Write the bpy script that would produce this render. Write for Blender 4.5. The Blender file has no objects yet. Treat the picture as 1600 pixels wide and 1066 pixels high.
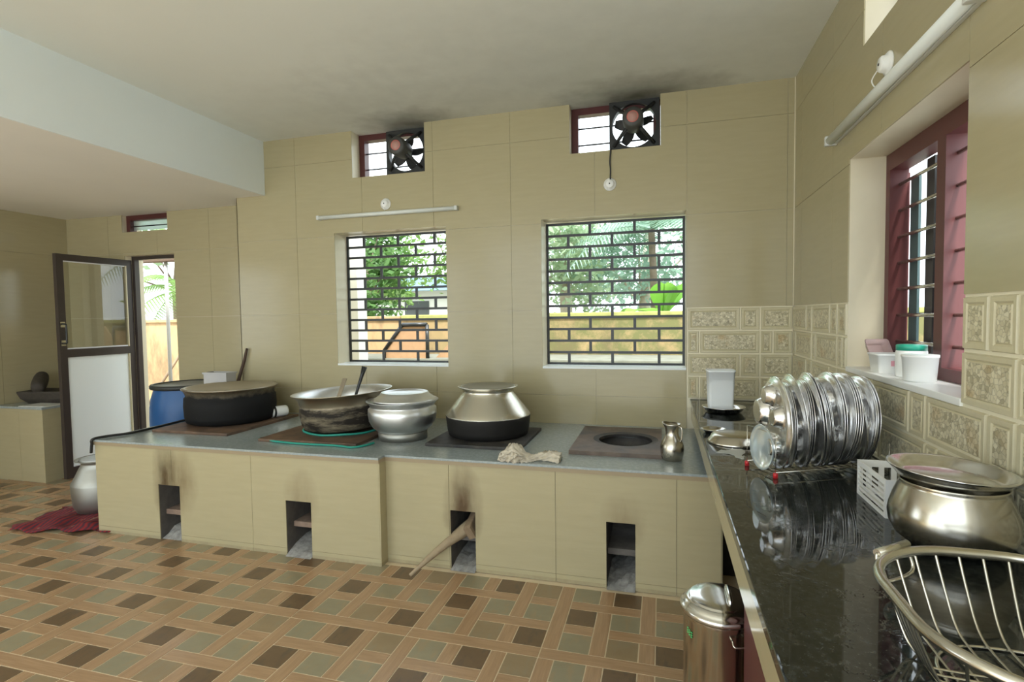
import bpy, bmesh, math, random
from mathutils import Vector, Matrix
PI = math.pi
S = bpy.context.scene
COL = S.collection
random.seed(7)

# ------------------------------------------------------------------ camera
yaw, pitch, roll = -0.27311, 0.04574, 0.01415
fwd = Vector((math.sin(yaw)*math.cos(pitch), math.cos(yaw)*math.cos(pitch), -math.sin(pitch)))
rgt = Vector((math.cos(yaw), -math.sin(yaw), 0))
dwn = fwd.cross(rgt)
r2 = math.cos(roll)*rgt + math.sin(roll)*dwn
d2 = -math.sin(roll)*rgt + math.cos(roll)*dwn
cam = bpy.data.cameras.new('camera'); camo = bpy.data.objects.new('camera', cam); COL.objects.link(camo)
M3 = Matrix((r2, -d2, -fwd)).transposed()
camo.matrix_world = Matrix.Translation((0, 0, 1.46)) @ M3.to_4x4()
cam.sensor_fit = 'HORIZONTAL'; cam.sensor_width = 36; cam.lens = 36*835.5/1600; cam.clip_start = .02
S.camera = camo

# ------------------------------------------------------------------ sky, sun, exposure
w = bpy.data.worlds.new('overcast_sky'); S.world = w; w.use_nodes = True
bg = w.node_tree.nodes['Background']; bg.inputs[0].default_value = (.86, .95, 1.0, 1); bg.inputs[1].default_value = 3.0
sun = bpy.data.lights.new('sun', 'SUN'); sun.energy = 7.0; sun.angle = math.radians(12); sun.color = (1, .98, .94)
suno = bpy.data.objects.new('sun', sun); COL.objects.link(suno)
suno.rotation_euler = (math.radians(30), math.radians(12), 0)      # high, a little behind the house
S.view_settings.view_transform = 'Standard'; S.view_settings.look = 'None'
S.view_settings.gamma = 1; S.view_settings.use_curve_mapping = False
S.view_settings.exposure = 0.26
S.cycles.use_denoising = True
S.cycles.max_bounces = 20; S.cycles.diffuse_bounces = 6; S.cycles.glossy_bounces = 16; S.cycles.transmission_bounces = 8
S.cycles.sample_clamp_indirect = 8
S.cycles.caustics_reflective = False; S.cycles.caustics_refractive = False
def portal(name, loc, size, rot):
    l = bpy.data.lights.new(name, 'AREA'); l.shape = 'RECTANGLE'; l.size, l.size_y = size; l.cycles.is_portal = True
    o = bpy.data.objects.new(name, l); COL.objects.link(o); o.location = loc; o.rotation_euler = rot
# daylight portals in the openings, both seen ones and those added out of view
portal('portal_window', (-2.14, 4.14, 1.63), (1.0, 1.1), (-PI/2, 0, 0))
portal('portal_window', (-.35, 4.14, 1.63), (1.0, 1.1), (-PI/2, 0, 0))
portal('portal_window', (1.05, 2.37, 1.69), (.97, 1.0), (0, PI/2, 0))
portal('portal_window', (1.07, -.7, 1.75), (1.5, 1.65), (0, PI/2, 0))
portal('portal_window', (-6.2, 1.0, 1.57), (1.35, 1.6), (0, -PI/2, 0))
portal('portal_door', (-4.93, 4.3, 1.07), (.64, 2.1), (-PI/2, 0, 0))
portal('portal_hall', (-2.6, -1.7, 1.4), (6.6, 2.7), (PI/2, 0, 0))

# ------------------------------------------------------------------ mesh helpers
class MB:
    def __init__(s): s.v = []; s.f = []; s.m = []; s.sm = []
    def quad(s, a, b, c, d, m=0):
        i = len(s.v); s.v += [a, b, c, d]; s.f.append((i, i+1, i+2, i+3)); s.m.append(m); s.sm.append(False); return s
    def poly(s, pts, m=0):
        i = len(s.v); s.v += list(pts); s.f.append(tuple(range(i, i+len(pts)))); s.m.append(m); s.sm.append(False); return s
    def box(s, x0, x1, y0, y1, z0, z1, m=0, b=0):
        if b:
            bm = bmesh.new(); bmesh.ops.create_cube(bm, size=1)
            for v in bm.verts: v.co = Vector(((x0+x1)/2+v.co.x*(x1-x0), (y0+y1)/2+v.co.y*(y1-y0), (z0+z1)/2+v.co.z*(z1-z0)))
            bmesh.ops.bevel(bm, geom=bm.edges[:], offset=b, segments=2, affect='EDGES', profile=.6)
            return s.bm(bm, m)
        i = len(s.v)
        s.v += [(x0,y0,z0),(x1,y0,z0),(x1,y1,z0),(x0,y1,z0),(x0,y0,z1),(x1,y0,z1),(x1,y1,z1),(x0,y1,z1)]
        for q in ((3,2,1,0),(4,5,6,7),(0,1,5,4),(1,2,6,5),(2,3,7,6),(3,0,4,7)):
            s.f.append(tuple(i+k for k in q)); s.m.append(m); s.sm.append(False)
        return s
    def bm(s, bm, m=0, smooth=False, mat=None):
        bm.verts.ensure_lookup_table(); i = len(s.v)
        for k, v in enumerate(bm.verts): v.index = k; s.v.append(tuple(mat @ v.co if mat else v.co))
        for f in bm.faces: s.f.append(tuple(i+v.index for v in f.verts)); s.m.append(m); s.sm.append(smooth)
        bm.free(); return s
    def lathe(s, prof, n=48, m=0, c=(0,0,0), close=False, ms=None):
        """prof: list of (r, z); ms: material per segment"""
        i = len(s.v); k = len(prof)
        for r, z in prof:
            for j in range(n):
                a = 2*PI*j/n; s.v.append((c[0]+r*math.cos(a), c[1]+r*math.sin(a), c[2]+z))
        rng = range(k) if close else range(k-1)
        for p in rng:
            q = (p+1) % k
            for j in range(n):
                j2 = (j+1) % n
                s.f.append((i+p*n+j, i+p*n+j2, i+q*n+j2, i+q*n+j)); s.m.append(ms[p] if ms else m); s.sm.append(True)
        return s
    def tube(s, pts, r, n=8, m=0, closed=False, cap=True):
        P = [Vector(p) for p in pts]; N = len(P); rs = r if isinstance(r, (list, tuple)) else [r]*N
        i = len(s.v); up = Vector((0, 0, 1)); prev = None
        for k in range(N):
            if closed: t = P[(k+1) % N]-P[k-1]
            else: t = P[min(k+1, N-1)]-P[max(k-1, 0)]
            t.normalize()
            if prev is None:
                a = up if abs(t.z) < .9 else Vector((1, 0, 0)); nrm = (a - t*a.dot(t)).normalized()
            else: nrm = (prev - t*prev.dot(t)).normalized()
            prev = nrm; bi = t.cross(nrm)
            for j in range(n):
                a = 2*PI*j/n; s.v.append(tuple(P[k]+rs[k]*(math.cos(a)*nrm+math.sin(a)*bi)))
        for k in range(N if closed else N-1):
            k2 = (k+1) % N
            for j in range(n):
                j2 = (j+1) % n; s.f.append((i+k*n+j, i+k*n+j2, i+k2*n+j2, i+k2*n+j)); s.m.append(m); s.sm.append(True)
        if cap and not closed:
            s.f.append(tuple(i+j for j in reversed(range(n)))); s.m.append(m); s.sm.append(False)
            s.f.append(tuple(i+(N-1)*n+j for j in range(n))); s.m.append(m); s.sm.append(False)
        return s
    def prism(s, pts, axis, a, b, m=0):
        """extrude a 2-d outline along axis ('x','y','z') from a to b"""
        def P(p, t): return {'x': (t, p[0], p[1]), 'y': (p[0], t, p[1]), 'z': (p[0], p[1], t)}[axis]
        n = len(pts); i = len(s.v); s.v += [P(p, a) for p in pts]+[P(p, b) for p in pts]
        s.f.append(tuple(i+k for k in reversed(range(n)))); s.f.append(tuple(i+n+k for k in range(n)))
        for k in range(n): s.f.append((i+k, i+(k+1) % n, i+n+(k+1) % n, i+n+k))
        s.m += [m]*(n+2); s.sm += [False]*(n+2); return s
    def cells(s, xs, ys, zs, solid, mf=None):
        """walls of a block cut into cells, faces only where solid meets empty"""
        xs, ys, zs = sorted(set(xs)), sorted(set(ys)), sorted(set(zs)); nx, ny, nz = len(xs)-1, len(ys)-1, len(zs)-1
        S_ = {(i,j,k): bool(solid((xs[i]+xs[i+1])/2, (ys[j]+ys[j+1])/2, (zs[k]+zs[k+1])/2)) for i in range(nx) for j in range(ny) for k in range(nz)}
        idx = {}
        def V(i, j, k):
            if (i,j,k) not in idx: idx[(i,j,k)] = len(s.v); s.v.append((xs[i], ys[j], zs[k]))
            return idx[(i,j,k)]
        for (i,j,k), on in S_.items():
            if not on: continue
            for d, q in (((-1,0,0),((0,0,0),(0,0,1),(0,1,1),(0,1,0))),((1,0,0),((1,0,0),(1,1,0),(1,1,1),(1,0,1))),
                         ((0,-1,0),((0,0,0),(1,0,0),(1,0,1),(0,0,1))),((0,1,0),((0,1,0),(0,1,1),(1,1,1),(1,1,0))),
                         ((0,0,-1),((0,0,0),(0,1,0),(1,1,0),(1,0,0))),((0,0,1),((0,0,1),(1,0,1),(1,1,1),(0,1,1)))):
                if S_.get((i+d[0], j+d[1], k+d[2])): continue
                s.f.append(tuple(V(i+a, j+b, k+c) for a, b, c in q)); s.m.append(0); s.sm.append(False)
        return s
    def mesh(s, name, mats):
        me = bpy.data.meshes.new(name); me.from_pydata([tuple(v) for v in s.v], [], s.f)
        for mt in (mats if isinstance(mats, (list, tuple)) else [mats]): me.materials.append(MT[mt])
        me.polygons.foreach_set('material_index', s.m); me.polygons.foreach_set('use_smooth', s.sm); me.update(); return me
    def build(s, name, mats, parent=None, loc=(0,0,0), rot=(0,0,0)):
        return put(name, s.mesh(name, mats), parent, loc, rot)
def put(name, me, parent=None, loc=(0,0,0), rot=(0,0,0)):
    o = bpy.data.objects.new(name, me); COL.objects.link(o); o.parent = parent; o.location = loc; o.rotation_euler = rot; return o
def tag(o, label, cat, group=None):
    o['label'] = label; o['category'] = cat
    if group: o['group'] = group
    return o
def thing(name, label, cat, loc=(0,0,0), rot=(0,0,0), group=None):
    return tag(put(name, None, None, loc, rot), label, cat, group)
def struct(o): o['kind'] = 'structure'; return o
def stuff(o): o['kind'] = 'stuff'; return o
def smooth_path(pts, n=8):
    P = [Vector(p) for p in pts]; out = []
    for k in range(len(P)-1):
        p0, p1, p2, p3 = P[max(k-1, 0)], P[k], P[k+1], P[min(k+2, len(P)-1)]
        for i in range(n):
            t = i/n; out.append(.5*((2*p1)+(p2-p0)*t+(2*p0-5*p1+4*p2-p3)*t*t+(3*p1-p0-3*p2+p3)*t**3))
    out.append(P[-1]); return out
def circ(r, n=32, z=0, c=(0, 0)): return [(c[0]+r*math.cos(2*PI*k/n), c[1]+r*math.sin(2*PI*k/n), z) for k in range(n)]

# ------------------------------------------------------------------ materials
MT = {}
class NT:
    def __init__(s, name):
        m = bpy.data.materials.new(name); m.use_nodes = True; MT[name] = m; s.m = m; s.t = m.node_tree; s.b = s.t.nodes['Principled BSDF']
    def n(s, typ, **kw):
        nd = s.t.nodes.new(typ)
        for k, v in kw.items():
            if k in nd.inputs: s.inp(nd, k, v)
            else: setattr(nd, k, v)
        return nd
    def inp(s, nd, k, v):
        if isinstance(v, bpy.types.NodeSocket): s.t.links.new(v, nd.inputs[k])
        else: nd.inputs[k].default_value = v
    def bs(s, **kw):
        for k, v in kw.items(): s.inp(s.b, k.replace('_', ' '), (*v, 1) if isinstance(v, tuple) and len(v) == 3 else v)
        return s
    def coord(s, kind='Object'): return s.n('ShaderNodeTexCoord').outputs[kind]
    def pos(s): return s.n('ShaderNodeNewGeometry').outputs['Position']
    def mapping(s, vec, scale=(1,1,1), loc=(0,0,0)):
        nd = s.n('ShaderNodeMapping', Vector=vec); nd.inputs['Scale'].default_value = scale; nd.inputs['Location'].default_value = loc; return nd.outputs[0]
    def noise(s, vec, scale, detail=3, rough=.55, out=0):
        return s.n('ShaderNodeTexNoise', Vector=vec, Scale=scale, Detail=detail, Roughness=rough).outputs[out]
    def math(s, op, a, b=0., c=0., clamp=False):
        nd = s.n('ShaderNodeMath', operation=op); nd.use_clamp = clamp
        for i, v in enumerate((a, b, c)): s.inp(nd, i, v)
        return nd.outputs[0]
    def ramp(s, fac, stops):
        nd = s.n('ShaderNodeValToRGB', Fac=fac); e = nd.color_ramp.elements
        while len(e) < len(stops): e.new(.5)
        for k, (p, c) in enumerate(stops): e[k].position = p; e[k].color = (*c, 1) if isinstance(c, tuple) else (c, c, c, 1)
        return nd.outputs[0]
    def mix(s, fac, a, b, blend='MIX'):
        nd = s.n('ShaderNodeMix', data_type='RGBA', blend_type=blend)
        s.inp(nd, 0, fac); s.inp(nd, 6, (*a, 1) if isinstance(a, tuple) else a); s.inp(nd, 7, (*b, 1) if isinstance(b, tuple) else b)
        return nd.outputs[2]
    def bump(s, h, strength=.3, dist=.01):
        s.inp(s.b, 'Normal', s.n('ShaderNodeBump', Height=h, Strength=strength, Distance=dist).outputs[0]); return s
def dist_mask(t, pos, c, rad, sharp=1.0, warp=0.0):
    """soft blob round a point, radii per axis: 1 in the middle, 0 outside"""
    v = t.n('ShaderNodeVectorMath', operation='SUBTRACT'); t.inp(v, 0, pos); v.inputs[1].default_value = c
    d = t.n('ShaderNodeVectorMath', operation='DIVIDE'); t.inp(d, 0, v.outputs[0]); d.inputs[1].default_value = rad
    l = t.n('ShaderNodeVectorMath', operation='LENGTH'); t.inp(l, 0, d.outputs[0]); L = l.outputs['Value']
    if warp: L = t.math('ADD', L, t.math('MULTIPLY', t.math('SUBTRACT', t.noise(pos, 7, 4), .5), warp))
    return t.math('POWER', t.math('SUBTRACT', 1., L, clamp=True), sharp)
def plain(name, col, rough=.5, metal=0., var=0., scale=12, **kw):
    t = NT(name); t.bs(Roughness=rough, Metallic=metal, **kw)
    if var:
        n = t.noise(t.coord(), scale, 4)
        c = t.mix(n, tuple(x*(1-var) for x in col), tuple(min(1, x*(1+var)) for x in col)); t.bs(Base_Color=c)
    else: t.bs(Base_Color=col)
    return t
CREAM = (.66, .565, .355)
def cream_tile(name, soot=False):
    t = NT(name); p = t.pos()
    n = t.noise(t.mapping(p, (3, 3, 26)), 1.6, 3); c = t.mix(n, (.40, .355, .215), (.455, .40, .25))
    if soot:
        st_ = t.ramp(t.noise(t.mapping(p, (16, 1, 3.5)), 1.0, 4), [(.3, .45), (.62, 1.)])
        for (c0, rad, k, col_) in (((-3.17, 2.75, .40), (.13, .3, .30), 1.0, (.075, .05, .025)), ((-3.06, 2.75, .40), (.16, .3, .26), .55, (.14, .085, .035)), ((-2.13, 2.75, .36), (.13, .3, .22), .42, (.16, .10, .045)),
                             ((-1.10, 2.83, .36), (.13, .3, .30), .95, (.10, .062, .03)), ((-.2, 2.83, .36), (.13, .3, .18), .40, (.16, .10, .045))):
            m = t.math('MULTIPLY', t.math('MULTIPLY', dist_mask(t, p, c0, rad, 1.0, .5), st_), k*1.3, clamp=True); c = t.mix(m, c, col_)
        rim = t.noise(p, 30, 4)
        low = t.math('MULTIPLY', t.math('LESS_THAN', t.n('ShaderNodeSeparateXYZ', Vector=p).outputs[2], .02), rim)
        c = t.mix(t.math('MULTIPLY', low, .6), c, (.2, .16, .1))
    t.bs(Base_Color=c, Roughness=.17 if not soot else .24, Specular_IOR_Level=.38)
    t.bump(t.noise(p, 2.2, 2), .04, .02); return t
cream_tile('wall_tile'); cream_tile('stove_tile', True)
plain('grout', (.40, .35, .24), .8)
plain('plaster_reveal', (.70, .64, .48), .3, var=.05)
def ceiling_mat():
    t = NT('ceiling_paint'); p = t.pos(); n = t.noise(p, 1.3, 3); c = t.mix(n, (.76, .775, .73), (.82, .84, .80))
    for c0, rad, k in (((-.15, 3.95, 3), (.75, .42, .5), .95), ((-1.9, 3.95, 3), (.55, .36, .5), .85), ((-.6, 3.6, 3), (1.9, 1.3, .5), .32), ((-2.3, 3.7, 3), (1.3, .9, .5), .25)):
        m = t.math('MULTIPLY', dist_mask(t, p, c0, rad, 1.1, .5), k, clamp=True); c = t.mix(m, c, (.10, .095, .07))
    t.bs(Base_Color=c, Roughness=.7); return t
ceiling_mat()
plain('beam_paint', (.79, .85, .86), .6, var=.03, scale=2)
plain('low_ceiling_paint', (.82, .80, .75), .65, var=.04, scale=2)
def pebble(name):
    t = NT(name); p = t.pos()
    v = t.n('ShaderNodeTexVoronoi', Vector=p, Scale=72.); e = t.n('ShaderNodeTexVoronoi', Vector=p, Scale=72., feature='DISTANCE_TO_EDGE')
    hue = t.n('ShaderNodeSeparateColor', Color=v.outputs['Color']).outputs[0]
    c = t.ramp(hue, [(0, (.38, .335, .215)), (.3, (.57, .515, .345)), (.55, (.73, .675, .49)), (.8, (.55, .495, .33)), (1, (.77, .72, .54))])
    pat = t.ramp(t.noise(p, 9, 2), [(.55, 0.), (.72, .65)]); c = t.mix(pat, c, (.52, .36, .16))
    edge = t.ramp(e.outputs['Distance'], [(.0, .62), (.10, 1.)]); c = t.mix(1., c, edge, 'MULTIPLY')
    t.bs(Base_Color=c, Roughness=.35); t.bump(e.outputs['Distance'], .35, .003)
pebble('pebble_face')
def pebble_border():
    t = NT('pebble_border'); p = t.pos(); n = t.noise(p, 45, 3)
    t.bs(Base_Color=t.mix(n, (.54, .49, .325), (.62, .565, .385)), Roughness=.3); t.bump(n, .12, .004)
pebble_border()
plain('edge_tan', (.33, .26, .16), .4); plain('pebble_joint', (.80, .75, .58), .5)
def stone(name, a, b, streak):
    t = NT(name); p = t.coord(); n = t.noise(t.mapping(t.pos(), (4, 9, 1)), 2.6, 5, .65)
    r = t.n('ShaderNodeObjectInfo').outputs['Random']
    c = t.mix(n, a, b); m = t.ramp(t.noise(t.mapping(t.pos(), (9, 3, 1)), 3.2, 4), [(.52, 0.), (.66, .7)]); c = t.mix(m, c, streak)
    t.bs(Base_Color=c, Roughness=t.math('ADD', .24, t.math('MULTIPLY', n, .15)), Specular_IOR_Level=.42); t.bump(n, .06, .004)
stone('stone_green', (.245, .215, .135), (.335, .30, .20), (.345, .26, .15))
stone('stone_olive', (.25, .18, .10), (.345, .26, .155), (.29, .24, .155))
stone('stone_dark', (.125, .078, .042), (.195, .13, .072), (.105, .08, .052))
def woodstrip():
    t = NT('wood_strip'); p = t.coord(); r = t.n('ShaderNodeObjectInfo').outputs['Random']
    n = t.ramp(t.noise(t.mapping(p, (55, 3, 1)), 1.5, 6, .7), [(.3, 0.), (.7, 1.)])
    big = t.noise(t.pos(), 5, 2)
    c = t.mix(n, (.30, .185, .10), (.49, .325, .19)); c = t.mix(t.math('MULTIPLY', big, .4), c, (.42, .265, .15))
    t.bs(Base_Color=c, Roughness=.26, Specular_IOR_Level=.5)
woodstrip()
plain('tile_joint', (.72, .60, .42), .5)
def granite(name, base, fleck, scale, rough, wet=False):
    t = NT(name); p = t.pos(); n = t.noise(p, scale, 6, .7); v = t.n('ShaderNodeTexVoronoi', Vector=p, Scale=scale*2.2)
    c = t.mix(t.ramp(n, [(.45, 0.), (.68, 1.)]), base, fleck)
    sp = t.ramp(v.outputs['Distance'], [(.06, 1.), (.13, 0.)]); c = t.mix(t.math('MULTIPLY', sp, .5), c, tuple(min(1, x*1.8+.02) for x in fleck))
    t.bs(Base_Color=c, Roughness=rough, Specular_IOR_Level=.6)
    if wet:
        d = t.noise(p, 9, 5, .6); dr = t.ramp(d, [(.50, rough), (.62, rough+.05)]); t.bs(Roughness=dr); t.bump(t.ramp(d, [(.56, 0.), (.60, 1.)]), .10, .002)
granite('black_granite', (.012, .014, .013), (.05, .055, .05), 60, .03, True)
granite('grey_granite', (.30, .345, .345), (.385, .43, .435), 55, .18)
def rust(name, a, b, dark):
    t = NT(name); p = t.coord(); n = t.noise(p, 9, 6, .65); c = t.mix(t.ramp(n, [(.35, 0.), (.65, 1.)]), a, b)
    c = t.mix(t.ramp(t.noise(p, 3.2, 4), [(.48, 0.), (.7, .85)]), c, dark); t.bs(Base_Color=c, Roughness=.6, Metallic=.25); t.bump(n, .25, .004)
rust('rusty_plate', (.125, .075, .048), (.20, .125, .08), (.045, .04, .036))
rust('rusty_grey_plate', (.12, .09, .072), (.19, .145, .115), (.06, .07, .08))
rust('black_plate', (.02, .02, .02), (.055, .05, .045), (.10, .09, .075))
def metal(name, col, rough, var=.08, aniso=0., dirt=None):
    t = NT(name); p = t.coord(); n = t.noise(p, 14, 4); c = col
    if dirt: c = t.mix(t.ramp(t.noise(p, 5, 5, .7), [(.5, 0.), (.75, dirt[1])]), col, dirt[0])
    t.bs(Base_Color=c, Metallic=1., Roughness=t.math('ADD', rough-var/2, t.math('MULTIPLY', n, var)))
    t.bump(t.noise(p, 6, 2), .05, .01); return t
metal('steel', (.72, .72, .70), .16); metal('steel_plate', (.89, .89, .89), .24, .08); metal('steel_brushed', (.52, .49, .42), .22, .12)
metal('steel_jug', (.50, .47, .40), .26, .1); metal('bin_steel', (.62, .58, .50), .18, .06)
metal('aluminium', (.72, .74, .74), .38, .12, dirt=((.45, .45, .42), .4)); metal('aluminium_dull', (.38, .38, .345), .5, .12, dirt=((.4, .38, .33), .5))
metal('wire_steel', (.62, .60, .53), .24, .05)
metal('lid_dull', (.50, .46, .38), .5, .1, dirt=((.35, .31, .24), .5))
def sooty(name, line, col, rough, soft=.02, speck=.3, dark=(.014, .013, .012), mid=None):
    """bare metal above, soot below a height given in object space"""
    t = NT(name); p = t.coord(); z = t.n('ShaderNodeSeparateXYZ', Vector=p).outputs[2]
    n = t.noise(p, 11, 5, .7); zz = t.math('ADD', z, t.math('MULTIPLY', t.math('SUBTRACT', n, .5), soft*2))
    m = t.n('ShaderNodeMapRange', Value=zz); m.inputs[1].default_value = line-soft*.5; m.inputs[2].default_value = line+soft*.5; m.inputs[3].default_value = 1; m.inputs[4].default_value = 0
    k = m.outputs[0]
    if speck: k = t.math('MULTIPLY', k, t.ramp(t.noise(p, 20, 6, .75), [(.66, 1.), (.72, 1-speck)]))
    dk = dark
    if mid: dk = t.mix(t.ramp(t.noise(t.mapping(p, (1, 1, 4)), 4.5, 6, .7), [(.46, 0.), (.66, 1.)]), dark, mid)
    t.bs(Base_Color=t.mix(k, col, dk), Metallic=t.math('SUBTRACT', 1., k), Roughness=t.math('ADD', rough, t.math('MULTIPLY', k, .35)), Specular_IOR_Level=.22)
    t.bump(n, .06, .01)
sooty('pot_black', .235, (.24, .20, .14), .35, .05, .25, (.008, .008, .008))
sooty('pot_half', .135, (.66, .64, .56), .27, .006, .5)
sooty('pot_burnt', .185, (.50, .44, .33), .34, .02, .35, (.022, .018, .014), (.20, .17, .115))
plain('teal_hose', (.02, .30, .23), .4); plain('black_rubber', (.012, .012, .012), .45)
plain('drum_blue', (.010, .088, .27), .38, var=.1, scale=4); plain('drum_black', (.02, .021, .02), .5, var=.2)
plain('drum_lid', (.22, .22, .19), .5, var=.2)
plain('teal_paint', (.075, .125, .13), .4); plain('maroon', (.10, .026, .025), .45, var=.15, scale=8); plain('maroon_dark', (.085, .022, .022), .35, var=.12)
plain('grille_black', (.014, .016, .016), .35); plain('fan_black', (.022, .023, .022), .55, var=.3); plain('fan_motor', (.06, .06, .055), .5, var=.3)
plain('fan_label', (.50, .27, .23), .5); plain('fan_label_ring', (.62, .16, .14), .5)
plain('white_plastic', (.86, .87, .85), .3); plain('grey_white', (.62, .64, .62), .35); plain('tube_white', (.74, .77, .73), .35)
t = plain('milky_plastic', (.90, .94, .95), .4); t.bs(Transmission_Weight=.06, IOR=1.1)
t = plain('pink_clear', (.85, .62, .60), .2); t.bs(Transmission_Weight=.5, IOR=1.3)
plain('green_lid', (.02, .33, .22), .35); plain('print_green', (.05, .55, .16), .5); plain('pink_print', (.65, .30, .35), .5); plain('red_cap', (.62, .03, .035), .35)
t = plain('glass', (.93, .97, .96), .0); t.bs(Transmission_Weight=1., IOR=1.45)
t = plain('bluish_glass', (.72, .86, .90), .12); t.bs(Transmission_Weight=.65, IOR=1.4)
t = plain('teal_glass', (.20, .32, .32), .08); t.bs(Transmission_Weight=.35, IOR=1.45)
t = plain('frosted_pane', (.62, .72, .68), .35); t.bs(Transmission_Weight=.6, IOR=1.3)
plain('door_brown', (.045, .034, .030), .38, var=.15); plain('door_panel', (.84, .89, .90), .3); plain('door_bead', (.70, .71, .74), .3)
plain('granite_dark_stone', (.050, .042, .033), .75, var=.5, scale=30)
plain('ash', (.34, .335, .32), .95, var=.7, scale=38); plain('burnt_brick', (.12, .11, .10), .9, var=.5, scale=18); plain('fire_brick', (.26, .185, .14), .9, var=.55, scale=24); plain('undercounter_shade', (.02, .018, .016), .95, var=.4)
def wood(name, a, b, sc):
    t = NT(name); p = t.coord(); n = t.noise(t.mapping(p, sc), 3, 5, .65); t.bs(Base_Color=t.mix(n, a, b), Roughness=.8); t.bump(n, .4, .006)
wood('dry_stem', (.22, .16, .095), (.46, .37, .24), (6, 6, 6)); wood('log_wood', (.14, .095, .055), (.34, .25, .16), (12, 12, 3)); wood('dark_stick', (.05, .03, .02), (.11, .07, .045), (20, 20, 2))
plain('rag_cloth', (.60, .54, .43), .95, var=.3, scale=60)
def rug():
    t = NT('rug_cloth'); p = t.coord(); wv = t.n('ShaderNodeTexWave', Vector=p, Scale=9., Distortion=5.); n = t.noise(p, 14, 4)
    c = t.mix(wv.outputs['Fac'], (.26, .018, .02), (.05, .02, .035)); c = t.mix(t.ramp(n, [(.62, 0.), (.7, .8)]), c, (.36, .20, .14)); t.bs(Base_Color=c, Roughness=.95)
rug()
plain('patch_pale', (.55, .58, .56), .12); plain('paper_grey', (.52, .52, .52), .6)
# outdoors
def outwall():
    t = NT('compound_wall_paint'); p = t.pos(); n = t.noise(t.mapping(p, (1.2, 1, 1)), 1.6, 6, .65); c = t.mix(n, (.40, .25, .12), (.52, .36, .19))
    xx = t.n('ShaderNodeSeparateXYZ', Vector=p).outputs[0]
    mr = t.n('ShaderNodeMapRange', Value=xx); mr.inputs[1].default_value = -3.6; mr.inputs[2].default_value = -2.0
    mo = t.math('MULTIPLY', t.ramp(t.noise(p, 3.2, 6, .7), [(.30, .15), (.55, 1.)]), mr.outputs[0]); c = t.mix(mo, c, (.15, .15, .055))
    mo2 = t.math('MULTIPLY', t.ramp(t.noise(t.mapping(p, (1, 1, .4)), 2.1, 5, .7), [(.5, 0.), (.7, .8)]), 1.); c = t.mix(mo2, c, (.15, .11, .06))
    t.bs(Base_Color=c, Roughness=.9)
outwall()
plain('moss_cap', (.30, .30, .10), .95, var=.4, scale=9); plain('ground_soil', (.34, .30, .22), .95, var=.25, scale=1.5); plain('mossy_concrete', (.15, .155, .12), .95, var=.45, scale=7); plain('bounce_paving', (.50, .52, .52), .9, var=.1, scale=1.5); plain('concrete', (.42, .42, .40), .9, var=.2, scale=5)
def leaf(name, a, b):
    t = NT(name); n = t.noise(t.pos(), 3.5, 3); c = t.mix(n, a, b); t.bs(Base_Color=c, Roughness=.5)
    tr = t.n('ShaderNodeBsdfTranslucent', Color=c); ms = t.n('ShaderNodeMixShader', Fac=.45)
    t.t.links.new(t.b.outputs[0], ms.inputs[1]); t.t.links.new(tr.outputs[0], ms.inputs[2]); t.t.links.new(ms.outputs[0], t.t.nodes['Material Output'].inputs[0])
leaf('leaf_dark', (.05, .13, .03), (.13, .26, .07)); leaf('leaf_mid', (.12, .25, .05), (.28, .42, .14)); leaf('leaf_pale', (.26, .38, .22), (.46, .57, .38)); leaf('leaf_banana', (.18, .48, .06), (.36, .62, .12)); leaf('leaf_bluish', (.22, .36, .27), (.40, .55, .45))
plain('bark', (.16, .12, .085), .9, var=.4, scale=14); plain('bark_pale', (.42, .38, .30), .9, var=.3, scale=10)
plain('house_white', (.80, .80, .76), .8); plain('roof_blue', (.25, .40, .52), .5); plain('window_dark', (.06, .07, .07), .3); plain('board_brown', (.40, .245, .13), .8, var=.2); plain('roof_brown', (.13, .085, .06), .8, var=.3)

# ------------------------------------------------------------------ dimensions
D, RW, LW, REC = 3.951, .848, -6.02, 4.2          # back wall, right wall, left wall, recessed wall by the door
H, HB, XB = 3.0, 2.54, -3.315                      # ceiling, underside of the low slab, face of the drop beam
YR = -1.7                                         # unseen hall side behind the camera, opened wide to light the room
TT = .006                                          # tile thickness
def inside(a, b, rects): return any(x0 < a < x1 and z0 < b < z1 for x0, x1, z0, z1 in rects)
W1 = (-2.64, -1.635, 1.078, 2.178); W2 = (-.868, .166, 1.074, 2.182); V1 = (-2.455, -1.803, 2.62, H); V2 = (-.648, -.006, 2.645, H)
DR = (-5.245, -4.612, 0, 2.128); VD = (-5.262, -4.68, 2.365, HB)
RWN = (1.86, 2.878, 1.197, 2.174); RV = (2.07, 2.714, 2.615, H); RW2 = (-1.55, .15, 1.0, 2.5)

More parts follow.
